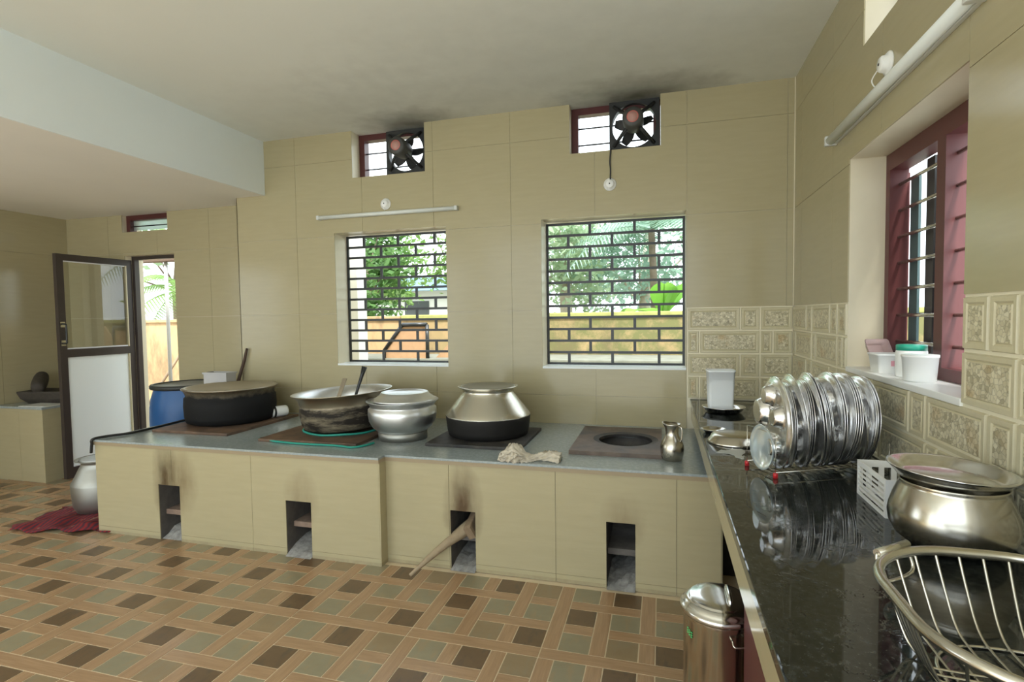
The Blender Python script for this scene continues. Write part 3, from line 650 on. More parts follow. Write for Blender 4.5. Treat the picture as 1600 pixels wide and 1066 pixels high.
# cleaning rag
def rag():
    from mathutils import noise
    m = MB(); n, k = 96, 64
    for i in range(n+1):
        u = i/n; L = -.15+.34*u; th = .026+.026*math.exp(-((u-.25)/.15)**2)+.008*math.sin(9*u); wv = .052*math.exp(-((u-.22)/.18)**2)+.034+.03*max(0, u-.6)
        for j in range(k):
            a = 2*PI*j/k; q = Vector((L*14, math.cos(a)*2.2, math.sin(a)*2.2)); nz = noise.noise(q*1.1)
            rr = .82+.55*(1-abs(math.sin(5.5*a+6*u+4*nz)))**1.6+.32*noise.noise(q*1.7)+.22*(1-abs(noise.noise(q*3.2))*2)-.1
            m.v.append((L+.03*nz*(1 if i in (0, n) else .3), wv*math.cos(a)*rr+.012*math.sin(11*u), max(.0012, th*.55+th*.85*math.sin(a)*rr)))
    for i in range(n):
        for j in range(k): j2 = (j+1) % k; m.f.append((i*k+j, i*k+j2, (i+1)*k+j2, (i+1)*k+j)); m.m.append(0); m.sm.append(True)
    m.f += [tuple(reversed(range(k))), tuple(n*k+j for j in range(k))]; m.m += [0, 0]; m.sm += [False, False]
    return tag(m.build('cleaning_rag', 'rag_cloth', None, (-.735, 2.895, SZ), (0, 0, math.radians(8))), 'crumpled beige cleaning rag on the slab edge', 'rag')
rag()
# white jar lying on its side, black cable, grey box, dark stick
p = thing('plastic_jar', 'small white plastic jar lying on its side behind the pots', 'jar', (-2.98, 3.72, ZP+.045), (0, PI/2, math.radians(-118)))
MB().lathe([(0, .13), (.04, .13), (.044, .125), (.044, .01), (.038, 0), (.036, .003), (.04, .012), (.04, .12), (0, .122)], 28).build('body', 'white_plastic', p)
MB().lathe([(.046, .10), (.047, .115), (.045, .116), (.045, .099)], 28).build('band', 'black_rubber', p)
tag(MB().tube(smooth_path([(XL-.012, YL-.02, .56), (XL+.0, YL-.022, .62), (XL+.01, YL-.02, SZ+.006), (XL+.03, YL+.06, SZ+.01), (XL+.09, YL+.16, SZ+.01), (XL+.10, 3.0, SZ+.01), (XL+.09, 3.2, SZ+.01), (XL+.06, 3.5, SZ+.01)], 6), .009, 8).build('black_cable', 'black_rubber'), 'black rubber cable hanging over the left corner of the stove', 'cable')
p = thing('plastic_box', 'pale grey plastic box behind the wide black pot', 'box', (-3.735, 3.81, SZ))
MB().cells([-.12, -.112, .112, .12], [-.055, -.049, .049, .055], [0, .006, .36], lambda x, y, z: abs(x) > .112 or abs(y) > .049 or z < .006).build('body', 'paper_grey', p)
MB().cells([-.128, -.12, .12, .128], [-.063, -.055, .055, .063], [.345, .36], lambda x, y, z: abs(x) > .12 or abs(y) > .055).build('rim', 'paper_grey', p)
tag(MB().tube([(-3.66, 3.86, SZ), (-3.62, 3.90, .93), (-3.575, 3.925, 1.10), (-3.545, 3.93, 1.21)], [.016, .015, .013, .010], 10).build('wooden_stick', 'dark_stick'), 'thin dark stick leaning against the wall behind the pots', 'stick')

# firewood in the third opening
m = MB(); A, B = Vector((-1.36, 2.665, .018)), Vector((-1.08, 2.93, .235))
P = [A.lerp(B, k/7)+Vector((0, 0, .012*math.sin(k/7*PI))) for k in range(8)]
tag(m.tube(P, [.010, .013, .018, .021, .025, .032, .040, .045], 8).build('firewood_stick', 'dry_stem'), 'long dry palm stem poking out of the third fire opening', 'firewood')
bm = bmesh.new(); bmesh.ops.create_cube(bm, size=1); bmesh.ops.bevel(bm, geom=bm.edges[:], offset=.06, segments=1, affect='EDGES')
for v in bm.verts: v.co = Vector((v.co.x*.05, v.co.y*.28, v.co.z*.085))
tag(MB().bm(bm).build('firewood_block', 'log_wood', None, (-1.062, 2.96, .262), (math.radians(18), math.radians(-22), math.radians(-6))), 'split wood block resting in the third fire opening', 'firewood')

# ------------------------------------------------------------------ left side: drum, pot on rug, low counter with grinding stone
p = thing('plastic_drum', 'blue plastic drum with black ring beside the door', 'drum', (-4.175, 3.885, 0))
MB().lathe([(0, .002), (.25, .002), (.268, .02), (.283, .10), (.286, .3), (.292, .32), (.298, .45), (.300, .6), (.296, .70), (.284, .78), (.266, .84), (.262, .865), (.262, .88)], 56).build('body', 'drum_blue', p)
MB().lathe([(.264, .858), (.286, .860), (.292, .868), (.292, .889), (.284, .898), (.266, .898), (.262, .89), (.262, .862)], 56, close=True).build('clamp_ring', 'drum_black', p)
MB().lathe([(.264, .893), (.258, .882), (0, .884)], 56).build('lid', 'drum_lid', p)
rg = MB(); nx, ny = 34, 26
for j in range(ny+1):
    for i in range(nx+1):
        u, v = i/nx, j/ny; e = .02*math.sin(14*v+2)+.015*math.sin(23*v); x = -.37+.74*u+(e if i in (0, nx) else 0); y = -.24+.48*v+.02*math.sin(17*u)*(1 if j in (0, ny) else 0)
        edge = min(1, 6*min(u, 1-u, v, 1-v)+.25); zz = .012+edge*(.010*math.sin(19*u+5*v)+.010*math.sin(11*v-9*u)+.012)*(1.3-v)
        rg.v.append((x, y, max(.003, zz)))
for j in range(ny):
    for i in range(nx): q = j*(nx+1)+i; rg.f.append((q, q+1, q+nx+2, q+nx+1)); rg.m.append(0); rg.sm.append(True)
o = rg.build('floor_rag', 'rug_cloth', None, (-4.12, 2.90, .0), (0, 0, math.radians(14))); tag(o, 'crumpled red patterned floor rag under the floor pot', 'rug')
so = o.modifiers.new('thick', 'SOLIDIFY'); so.thickness = .006; so.offset = -1
p = thing('aluminium_pot', 'dull aluminium pot standing on the red rag on the floor', 'pot', (-4.17, 3.06, .018))
MB().lathe([(0, 0), (.12, 0), (.15, .014), (.172, .06), (.178, .14), (.182, .215), (.18, .225), (.16, .265), (.128, .335), (.112, .365), (.112, .375), (.124, .388), (.150, .398), (.152, .404), (.146, .405), (.116, .39), (.10, .37)], 48).build('body', 'aluminium_dull', p)
MB().lathe([(.122, .399), (.124, .405), (.11, .402), (0, .403)], 40).build('lid', 'aluminium', p)
lc = thing('low_counter', 'low cream tiled counter in the far left corner', 'counter', (0, 0, 0))
CX, CY, CZ = -5.418, 3.492, .695
MB().box(LW+.003, CX-TT, CY+TT, REC-.002, 0, CZ-.022).build('core', 'grout', lc)
for a, b in ((LW+.003, -5.72), (-5.718, CX)): MB().box(a, b, CY, CY+TT, 0, CZ-.022).build('front_tile', 'wall_tile', lc)
MB().box(CX-TT, CX, CY+TT, REC, 0, CZ-.022).build('side_tile', 'wall_tile', lc)
MB().box(LW+.003, CX+.012, CY-.012, REC-.002, CZ-.022, CZ, 0, .003).build('slab_top', 'grey_granite', lc)
gs = MB(); bot = [(-.20, -.10), (.20, -.10), (.20, .10), (-.20, .10)]; top = [(-.27, -.145), (.26, -.145), (.27, .145), (-.27, .145)]; mid = [(-.25, -.13), (.25, -.13), (.25, .13), (-.25, .13)]; dip = [(-.22, -.10), (.22, -.10), (.22, .10), (-.22, .10)]
Ls = [[(x, y, z) for x, y in l] for l, z in ((bot, 0), (mid, .045), (top, .10), (top, .115), (dip, .103))]
gs.poly(list(reversed(Ls[0])))
for k in range(4):
    for j in range(4): gs.quad(Ls[k][j], Ls[k][(j+1) % 4], Ls[k+1][(j+1) % 4], Ls[k+1][j])
gs.poly(Ls[4]); tag(gs.build('grinding_stone', 'granite_dark_stone', None, (-5.68, 3.80, CZ), (0, 0, math.radians(12))), 'dark flat grinding stone slab on the low corner counter', 'stone')
tag(MB().lathe([(0, -.16), (.035, -.157), (.053, -.14), (.06, -.08), (.062, 0), (.06, .08), (.053, .14), (.035, .157), (0, .16)], 24).build('stone_roller', 'granite_dark_stone', None, (-5.81, 3.74, CZ+.195), (math.radians(-72), 0, math.radians(50))), 'dark stone roller lying on the grinding stone', 'stone')
tag(MB().box(-.16, .16, -.1, .1, 0, .004, 0, .001).build('white_paper', 'white_plastic', None, (-5.56, 3.6, CZ), (0, 0, math.radians(5))), 'white sheet on the low counter before the grinding stone', 'paper')

# ------------------------------------------------------------------ right counter
CT = .862; CXF = .2
ct = thing('kitchen_counter', 'long black granite worktop with cream tiled front edge along the right wall', 'counter')
MB().box(CXF-.008, RW, -.6, D, CT-.03, CT, 0, .004).build('worktop', 'black_granite', ct)
MB().box(CXF, CXF+.016, -.6, D, .722, CT-.03).build('front_fascia', 'wall_tile', ct)
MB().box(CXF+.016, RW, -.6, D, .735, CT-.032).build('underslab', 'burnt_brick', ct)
MB().box(.30, RW-.001, YF+.3, YF+.4, 0, .735).build('support_wall', 'undercounter_shade', ct)  # near-black colour stands in for the shade under the counter
cb = thing('base_cabinet', 'maroon painted cabinet under the granite counter behind the bin', 'cabinet')
MB().box(CXF+.045, RW, -.4, 1.60, 0, .72).build('body', 'maroon_dark', cb)
for a, b in ((-.38, .58), (.6, 1.585)):
    d_ = MB().box(CXF+.022, CXF+.045, a, b, .05, .70, 0, .004).build('door', 'maroon', cb); MB().box(CXF+.018, CXF+.022, b-.07, b-.03, .2, .24, 0, .001).build('latch', 'maroon_dark', d_)
# pedal bin
p = thing('steel_bin', 'steel pedal bin with domed lid beside the counter', 'bin', (.166, 1.69, 0))
MB().lathe([(0, .02), (.098, .02), (.102, .026), (.103, .545), (.106, .551), (.106, .565)], 56).build('body', 'bin_steel', p)
MB().lathe([(.1, .0), (.104, .0), (.104, .028), (.1, .028)], 48, close=True).build('base_ring', 'black_rubber', p)
l = MB().lathe([(.104, .563), (.110, .564), (.112, .570), (.1115, .577), (.109, .581), (.107, .5815), (.103, .588), (.098, .594), (.091, .598), (.0875, .599), (.087, .599), (.0845, .605), (.084, .6052), (.05, .607), (.02, .6075), (0, .6075)], 64).build('lid', 'steel', p)
MB().tube(smooth_path([(.028, .05, .603), (.028, .042, .617), (.028, -.03, .618), (.028, -.04, .603)], 4), .007, 8).build('lid_handle', 'steel', l)
for a in (math.radians(-62), math.radians(118)): MB().tube(smooth_path([(.103*math.cos(a-.22), .103*math.sin(a-.22), .528), (.118*math.cos(a-.2), .118*math.sin(a-.2), .518), (.120*math.cos(a+.2), .120*math.sin(a+.2), .518), (.103*math.cos(a+.22), .103*math.sin(a+.22), .528)], 4), .0028, 8).build('side_handle', 'wire_steel', p)
MB().box(-.03, .03, -.135, -.098, .02, .03, 0, .003).build('pedal', 'steel', p)
lab = MB()
for k in range(3):
    a = math.radians(-152)+k*.085
    for z in (.508, .515, .522):
        z -= .003*k
        q = [((.1042)*math.cos(a+d), (.1042)*math.sin(a+d)) for d in (-.03, .03)]
        lab.quad((*q[0], z-.002), (*q[1], z-.002), (*q[1], z+.002), (*q[0], z+.002))
lab.build('green_print', 'print_green', p)
# tray with milky container
p = tag(MB().lathe([(0, .004), (.095, .004), (.105, .010), (.118, .030), (.126, .032), (.126, .035), (.116, .034), (.102, .014), (.095, .0085), (0, .0085)], 48).build('steel_tray', 'steel', None, (.362, 3.46, CT)), 'small round steel tray under the milky container', 'tray')
m = MB(); o1 = [(-.07, -.055), (.07, -.055), (.07, .055), (-.07, .055)]
def rr(hx, hy, r, z, n=5):
    return [(sx*(hx-r)+r*math.cos(a), sy*(hy-r)+r*math.sin(a), z) for sx, sy, a0 in ((1, 1, 0), (-1, 1, PI/2), (-1, -1, PI), (1, -1, 1.5*PI)) for a in [a0+PI/2*k/n for k in range(n+1)]]
def loft(m, loops, mi=0, smooth=True):
    i = len(m.v); n = len(loops[0])
    for l in loops: m.v += l
    for k in range(len(loops)-1):
        for j in range(n): j2 = (j+1) % n; m.f.append((i+k*n+j, i+k*n+j2, i+(k+1)*n+j2, i+(k+1)*n+j)); m.m.append(mi); m.sm.append(smooth)
    return m
m = loft(MB(), [rr(.068, .05, .015, 0), rr(.071, .053, .016, .08), rr(.076, .057, .017, .236), rr(.080, .061, .017, .238), rr(.080, .061, .017, .248), rr(.077, .058, .016, .248), rr(.069, .051, .015, .06), rr(.066, .048, .015, .004)])
m.poly(list(reversed(rr(.068, .05, .015, 0)))); m.poly(rr(.066, .048, .015, .004))
tag(m.build('plastic_container', 'milky_plastic', None, (.345, 3.47, CT+.009), (0, 0, math.radians(4))), 'milky translucent plastic container standing in the steel tray', 'container')
tag(MB().lathe([(.118, .0), (.121, .003), (.116, .012), (.108, .02), (.10, .036), (.085, .042), (.04, .045), (0, .046)], 48).build('steel_cover', 'steel_brushed', None, (.325, 2.645, CT)), 'upturned steel lid lying on the counter before the tray', 'lid')
tag(MB().lathe([(0, .002), (.04, .002), (.048, .008), (.058, .018), (.061, .02), (.061, .022), (.055, .02), (.045, .009), (0, .006)], 40).build('small_steel_plate', 'steel', None, (.25, 2.84, CT)), 'tiny steel dish behind the upturned lid', 'dish')
# pale glossy patch on the worktop
rnd = random.Random(5); m = MB()
pts = [((.055+.03*math.sin(3*a)+.02*rnd.uniform(-1, 1))*math.cos(a)*.8, (.09+.03*math.sin(2*a+1)+.02*rnd.uniform(-1, 1))*math.sin(a)) for a in [2*PI*k/26 for k in range(26)]]
m.prism(pts, 'z', 0, .0012); tag(m.build('pale_patch', 'patch_pale', None, (.30, 2.43, CT), (0, 0, .4)), 'pale patch on the black worktop by the plate rack', 'spill')

# plate rack
RK = Vector((.40, 2.19, CT)); RD = Vector((.90, .43, 0)).normalized(); RN = Vector((-RD.y, RD.x, 0)); RL = .43
rk = thing('dish_rack', 'wire dish rack with red feet full of steel plates', 'dish rack', RK)
def rp(a, b, z): return tuple(RD*a+RN*b+Vector((0, 0, z)))
for b in (-.085, .085):
    MB().tube([rp(-.045, b, .02), rp(RL, b, .02)], .0022, 6).build('rail', 'wire_steel', rk)
    MB().tube([rp(-.045, b, .0), rp(-.045, b, .16)], .0016, 6).build('end_wire', 'wire_steel', rk)
    MB().lathe([(0, 0), (.0085, 0), (.0085, .016), (.006, .019), (0, .019)], 16, c=rp(-.045, b, 0)).build('foot_cap', 'red_cap', rk)
    MB().tube([rp(RL, b, .0), rp(RL, b, .10)], .0016, 6).build('end_wire', 'wire_steel', rk)
for k in range(15):
    a = -.045+k*(RL+.045)/14; MB().tube(smooth_path([rp(a, -.085, .02), rp(a, -.05, .012), rp(a, .05, .012), rp(a, .085, .02)], 3), .0015, 6).build('cross_wire', 'wire_steel', rk)
MB().tube([rp(-.045, -.085, .16), rp(-.045, .085, .16)], .0016, 6).build('end_wire', 'wire_steel', rk)
# thali plates: round, five sunken bowls
def thali():
    R0 = .172; nr, na = 34, 72; m = MB(); d = .031
    bumps = [(0, .086, .054)]+[(math.radians(a), .102, .038) for a in (73, 143, 217, 287)]
    def hgt(x, y):
        h = 0
        for a, rr_, rad in bumps:
            q = math.hypot(x-rr_*math.cos(a), y-rr_*math.sin(a))/rad; h = max(h, d*min(1, max(0, (1.08-q)/.24)))
        r = math.hypot(x, y)
        if r > .150: h = max(h, 0); h -= .012*min(1, (r-.150)/.016)
        return h
    for side in (0, 1):
        i0 = len(m.v)
        for k in range(nr+1):
            r = R0*k/nr
            for j in range(na): a = 2*PI*j/na; x, y = r*math.cos(a), r*math.sin(a); m.v.append((x, y, hgt(x, y)-side*.0016))
        for k in range(nr):
            for j in range(na):
                j2 = (j+1) % na; q = (i0+k*na+j, i0+k*na+j2, i0+(k+1)*na+j2, i0+(k+1)*na+j)
                m.f.append(q if side == 0 else q[::-1]); m.m.append(0); m.sm.append(True)
    o = nr*na; n1 = (nr+1)*na
    for j in range(na): j2 = (j+1) % na; m.f.append((o+j, o+j2, n1+o+j2, n1+o+j)); m.m.append(0); m.sm.append(True)
    return m.mesh('steel_plate', 'steel_plate')
th = thali(); groups = [(0, 1), (.034, 2), (.072, 1), (.098, 3), (.142, 2), (.172, 3), (.215, 2), (.25, 4), (.302, 2), (.334, 4)]
rnd = random.Random(11); plates = []
for gi, (a, cnt) in enumerate(groups):
    spin = rnd.uniform(0, 2*PI); tilt = math.radians(rnd.uniform(-6, 4)); yw = math.radians(5+rnd.uniform(-3, 3)); dz = 0; sc_ = (1.0, .93, 1.02, .95, 1.03, .97, 1.03, 1.02, .96, .98)[gi]
    for k in range(cnt):
        aa = a+.0075*k; c = RK+RD*aa+RN*rnd.uniform(-.004, .004)
        nrm = Vector((-math.cos(yw)*math.cos(tilt), -math.sin(yw)*math.cos(tilt), math.sin(tilt)))
        q = nrm.to_track_quat('Z', 'Y')
        o = put('steel_plate', th, None, (c.x, c.y, CT+.015+.172*sc_)); o.scale = (sc_,)*3; o.rotation_mode = 'QUATERNION'; o.rotation_quaternion = q @ Matrix.Rotation(spin, 3, 'Z').to_quaternion()
        lb = 'round steel compartment plate standing between others in the wire rack'
        if gi == 0: lb = 'first steel compartment plate at the left end of the rack, its bowls facing out'
        if gi == len(groups)-1 and k == cnt-1: lb = 'last steel compartment plate in the rack, nearest the tiled wall'
        tag(o, lb, 'plate', 'steel plates in the dish rack')
# clear glass dish leaning before the plates
o = MB().lathe([(0, .004), (.05, .004), (.07, .012), (.082, .024), (.084, .022), (.072, .009), (.05, .0), (0, 0)], 40).build('glass_dish', 'bluish_glass', None, tuple(RK+RD*-.026+Vector((0, -.03, .10))), (0, math.radians(-88), math.radians(18))); tag(o, 'clear glass dish leaning before the first plate in the rack', 'dish')

# white slotted basket
p = thing('slotted_basket', 'white plastic slotted basket behind the steel pot', 'basket', (.725, 1.868, CT))
hx, hy, hz = .104, .116, .112; t = .004
def slotted(x0, x1, y0, y1, along, n, vertical):
    """one basket side as a framed panel with open slots"""
    a0, a1 = (x0, x1) if along == 'x' else (y0, y1); fr = .012; m = MB(); L = a1-a0-2*fr
    if vertical:
        av = [a0, a0+fr]+[a0+fr+L*(k+.5)/n+s for k in range(n) for s in (-L/n*.22, L/n*.22)]+[a1-fr, a1]; zv = [0, .02, hz-.022, hz]
        bars = [(a0+fr+L*(k+.5)/n-L/n*.22, a0+fr+L*(k+.5)/n+L/n*.22) for k in range(n)]
        ok = lambda a, z: a < a0+fr or a > a1-fr or z < .02 or z > hz-.022 or any(b0 < a < b1 for b0, b1 in bars)
    else:
        h = hz-.034; bars = [(.014+h*(k+.5)/n-h/n*.19, .014+h*(k+.5)/n+h/n*.19) for k in range(n)]
        av = [a0, a0+fr, a1-fr, a1]; zv = [0, .010, hz-.016, hz]+[v for b in bars for v in b]
        ok = lambda a, z: a < a0+fr or a > a1-fr or z < .010 or z > hz-.016 or any(b0 < z < b1 for b0, b1 in bars)
    if along == 'x': m.cells(av, [y0, y1], zv, lambda x, y, z: ok(x, z))
    else: m.cells([x0, x1], av, zv, lambda x, y, z: ok(y, z))
    return m
slotted(-hx, -hx+t, -hy, hy, 'y', 5, False).build('side_panel', 'white_plastic', p); slotted(hx-t, hx, -hy, hy, 'y', 3, False).build('side_panel', 'white_plastic', p)
slotted(-hx+t, hx-t, hy-t, hy, 'x', 5, True).build('end_panel', 'white_plastic', p); slotted(-hx+t, hx-t, -hy, -hy+t, 'x', 5, True).build('end_panel', 'white_plastic', p)
for q in (-.07, -.035, 0, .035, .07): MB().box(q-.006, q+.006, -hy+t, hy-t, 0, .005).build('bottom_slat', 'white_plastic', p)
# steel handi with tray on top
p = thing('steel_pot', 'squat bulging steel pot on the granite counter', 'pot', (.702, 1.572, CT))
MB().lathe([(0, .0), (.06, .0), (.09, .007), (.118, .028), (.131, .054), (.134, .078), (.131, .098), (.122, .128), (.111, .155), (.108, .162), (.112, .168), (.110, .170), (.104, .162), (.107, .152), (.125, .1), (.1, .03), (0, .01)], 64).build('body', 'steel_brushed', p)
tag(MB().lathe([(0, .0), (.102, .0), (.110, .003), (.129, .026), (.134, .030), (.134, .033), (.128, .032), (.107, .009), (.098, .0045), (0, .0045)], 64).build('serving_tray', 'steel', None, (.698, 1.575, CT+.170), (math.radians(1.0), math.radians(2.5), 0)), 'round deep steel tray resting on the squat pot', 'tray')

# wire basket in the near corner
p = thing('wire_basket', 'oval steel wire sink basket in the near corner', 'basket', (.565, .97, CT))
def rrect(hx, hy, r, n=7): return [(sx*(hx-r)+r*math.cos(a), sy*(hy-r)+r*math.sin(a)) for sx, sy, a0 in ((1, 1, 0), (-1, 1, PI/2), (-1, -1, PI), (1, -1, 1.5*PI)) for a in [a0+PI/2*k/n for k in range(n+1)]]
ZR = .135; top = rrect(.20, .225, .17, 10)
MB().tube([(x, y, ZR) for x, y in top], .0092, 10, closed=True).build('rim', 'wire_steel', p)
MB().tube([(x*.62, y*.6, .003) for x, y in top], .003, 8, closed=True).build('base_ring', 'wire_steel', p)
for k in range(10):
    x = -.175+.35*k/9; ax = abs(x)
    yy = .225 if ax < .03 else .055+math.sqrt(max(0, .17**2-(ax-.03)**2))
    MB().tube(smooth_path([(x, yy, ZR), (x*.93, yy*.86, .075), (x*.86, yy*.70, .022), (x*.8, yy*.5, .006), (x*.8, 0, .004), (x*.8, -yy*.5, .006), (x*.86, -yy*.70, .022), (x*.93, -yy*.86, .075), (x, -yy, ZR)], 5), .0024, 6).build('wire', 'wire_steel', p)
for k in range(5):
    y = -.04+.02*k; MB().tube(smooth_path([(-.20, y, ZR), (-.178, y*.95, .075), (-.15, y*.9, .022), (-.11, y*.9, .009), (.11, y*.9, .009), (.15, y*.9, .022), (.178, y*.95, .075), (.20, y, ZR)], 5), .0024, 6).build('wire', 'wire_steel', p)
h1 = Vector((-.175, .165, ZR+.008)); h2 = Vector((-.105, .220, ZR+.010))
hd = MB().tube([h1, h2], .0075, 10).build('grip_sleeve', 'wire_steel', p)
MB().tube(smooth_path([tuple(h1), tuple(h1+Vector((.0, -.004, -.02))), tuple(h1+Vector((.012, -.006, -.05))), tuple(h2+Vector((.004, -.012, -.05))), tuple(h2+Vector((.004, 0, -.02))), tuple(h2)], 4), .0035, 8).build('handle_wire', 'wire_steel', p)

# ------------------------------------------------------------------ things on the window sill
SL = RWN[2]+.004
m = loft(MB(), [rr(.045, .055, .012, 0), rr(.052, .062, .014, .072), rr(.056, .066, .014, .073), rr(.056, .066, .014, .080), rr(.05, .06, .013, .080), rr(.043, .053, .012, .004)]); m.poly(list(reversed(rr(.045, .055, .012, 0)))); m.poly(rr(.043, .053, .012, .004))
p = thing('plastic_tub', 'white rectangular plastic tub on the sill with pink print', 'tub', (.925, 2.62, SL)); m.build('body', 'white_plastic', p)
MB().box(-.006, .006, -.0625, -.0595, .03, .052).build('pink_print', 'pink_print', p)
p = thing('plastic_jar', 'white jar with a green screw lid on the sill', 'jar', (.945, 2.44, SL))
MB().lathe([(0, 0), (.048, 0), (.052, .005), (.052, .10), (.047, .108), (.047, .115)], 36).build('body', 'white_plastic', p)
MB().lathe([(.047, .104), (.051, .105), (.051, .124), (.048, .127), (0, .128)], 36).build('lid', 'green_lid', p)
p = thing('plastic_tub', 'round white plastic tub before the green-lidded jar', 'tub', (.915, 2.292, SL))
MB().lathe([(0, 0), (.046, 0), (.05, .004), (.056, .088), (.058, .089), (.058, .098), (.05, .099), (0, .0985)], 40).build('body', 'white_plastic', p)
m = loft(MB(), [rr(.04, .05, .01, 0), rr(.055, .065, .012, .028), rr(.058, .068, .012, .028), rr(.056, .066, .012, .031), rr(.038, .048, .01, .003)]); m.poly(list(reversed(rr(.04, .05, .01, 0)))); m.poly(rr(.038, .048, .01, .003))
tag(m.build('clear_tray', 'pink_clear', None, (.945, 2.79, SL+.06), (math.radians(62), 0, math.radians(20))), 'clear pinkish plastic tray leaning in the window corner', 'tray')

# ------------------------------------------------------------------ fans, lamps, sockets
def fan(loc, label, s=1.0, ang=0.):
    p = thing('exhaust_fan', label, 'fan', loc, (0, 0, 0), 'exhaust fans in the vents'); R0 = .155; hw = .175; m = MB(); n = 48
    def sq(a): c, s_ = math.cos(a), math.sin(a); k = hw/max(abs(c), abs(s_)); return (k*c, k*s_)
    A = [2*PI*k/n for k in range(n)]
    for k in range(n):
        a, b = A[k], A[(k+1) % n]; o1, o2 = sq(a), sq(b); i1, i2 = (R0*math.cos(a), R0*math.sin(a)), (R0*math.cos(b), R0*math.sin(b))
        f_ = lambda q, y: (q[0], y, q[1])
        m.quad(f_(o1, -.01), f_(o2, -.01), f_(i2, -.01), f_(i1, -.01)); m.quad(f_(i1, -.01), f_(i2, -.01), f_(i2, .05), f_(i1, .05)); m.quad(f_(o2, .01), f_(o1, .01), f_(i1, .01), f_(i2, .01)); m.quad(f_(o2, -.01), f_(o1, -.01), f_(o1, .01), f_(o2, .01))
    m.build('frame', 'fan_black', p)
    for k in range(4):
        a = PI/4+k*PI/2; c, s_ = math.cos(a), math.sin(a)
        MB().tube([(.05*c, -.10, .05*s_), (.10*c, -.075, .10*s_), (.205*c*.98, -.012, .205*s_*.98)], [.013, .013, .012], 8).build('strut', 'fan_black', p)
    mt = MB(); i0 = mt.lathe([(0, -.085), (.055, -.085), (.068, -.075), (.072, -.03), (.072, .07), (.06, .085), (0, .085)], 36); mo = mt.build('motor', 'fan_motor', p, (0, -.10, 0), (PI/2, 0, 0))
    MB().lathe([(0, .087), (.034, .087), (.034, .085)], 32).build('label_disc', 'fan_label', mo); MB().lathe([(.034, .0868), (.040, .0868), (.040, .085), (.034, .085)], 32).build('label_ring', 'fan_label_ring', mo)
    for k in range(5):
        a = ang+2*PI*k/5; b = MB(); pts = []
        for q in range(6):
            r = .03+.112*q/5; hw_ = .016+.030*math.sin(PI*min(1, q/5*.8+.1)); 
            for sgn in (-1, 1):
                aa = a+sgn*hw_/r*.75; pts.append((r*math.cos(aa), .03+sgn*.016, r*math.sin(aa)))
        for q in range(5): b.quad(pts[2*q], pts[2*q+1], pts[2*q+3], pts[2*q+2]); b.quad(*[(v[0], v[1]+.002, v[2]) for v in (pts[2*q+2], pts[2*q+3], pts[2*q+1], pts[2*q])])
        b.build('blade', 'fan_black', p)
    MB().lathe([(0, -.03), (.03, -.03), (.034, 0), (.03, .03), (0, .03)], 24).build('hub', 'fan_black', p, (0, .03, 0), (PI/2, 0, 0))
    return p
fan((-2.005, 4.04, 2.815), 'black exhaust fan in the left vent above the smaller tube lamp'); fan((-.19, 4.02, 2.825), 'black exhaust fan with hanging cord in the vent near the corner', ang=.4)
def rose(loc, rot, label, hole=True):
    p = thing('ceiling_rose', label, 'socket', loc, rot, 'round white wiring roses')
    MB().lathe([(0, .0), (.045, 0), (.046, .006), (.04, .012), (.034, .014), (.030, .03), (.024, .036), (0, .037)], 32).build('body', 'white_plastic', p)
    MB().lathe([(0, .0385), (.005, .0385), (.005, .036)], 12).build('cord_hole', 'fan_black', p); return p
rose((-2.152, D, 2.385), (PI/2, 0, 0), 'round white wiring rose above the tube lamp on the back wall'); rose((-.357, D, 2.40), (PI/2, 0, 0), 'round white wiring rose at the end of the fan cord'); rose((RW, 2.427, 2.415), (0, -PI/2, 0), 'round white wiring rose above the tube lamp on the right wall')
tag(MB().tube(smooth_path([(-.352, 3.985, 2.665), (-.35, D-.012, 2.64), (-.356, D-.01, 2.56), (-.352, D-.01, 2.50), (-.354, D-.012, 2.43)], 6), .005, 8).build('fan_cord', 'fan_black'), 'black cord hanging from the exhaust fan to the wiring rose', 'cord')
tag(MB().tube(smooth_path([(-2.152, D-.03, 2.372), (-2.158, D-.028, 2.345), (-2.152, D-.02, 2.332)], 5), .0025, 6).build('lamp_cord', 'white_plastic'), 'short white cord from rose to tube lamp on the back wall', 'cord')
tag(MB().tube(smooth_path([(RW-.03, 2.46, 2.405), (RW-.035, 2.50, 2.385), (RW-.03, 2.48, 2.35), (RW-.02, 2.44, 2.335)], 5), .0025, 6).build('lamp_cord', 'white_plastic'), 'short white cord from rose to tube lamp on the right wall', 'cord')
def lamp(loc, rot, L, label, k=1.0):
    p = thing('tube_lamp', label, 'lamp', loc, rot, 'slim tube lamps')
    MB().box(-L/2, L/2, .0, .016, -.014*k, .014*k, 0, .003).build('batten', 'grey_white', p)
    MB().tube([(-L/2+.01, -.012*k, 0), (L/2-.01, -.012*k, 0)], .0155*k, 14).build('tube', 'tube_white', p)
    for s_ in (-1, 1): MB().box(s_*L/2-.012, s_*L/2+.012, -.028*k, .016, -.017*k, .017*k, 0, .004).build('end_cap', 'grey_white', p)
lamp((-2.152, D-.016, 2.308), (0, 0, 0), 1.235, 'slim white tube lamp above the grille window on the back wall'); lamp((RW-.016, 2.42, 2.318), (0, 0, -PI/2), 1.29, 'slim white tube lamp above the maroon window on the right wall', 1.4)

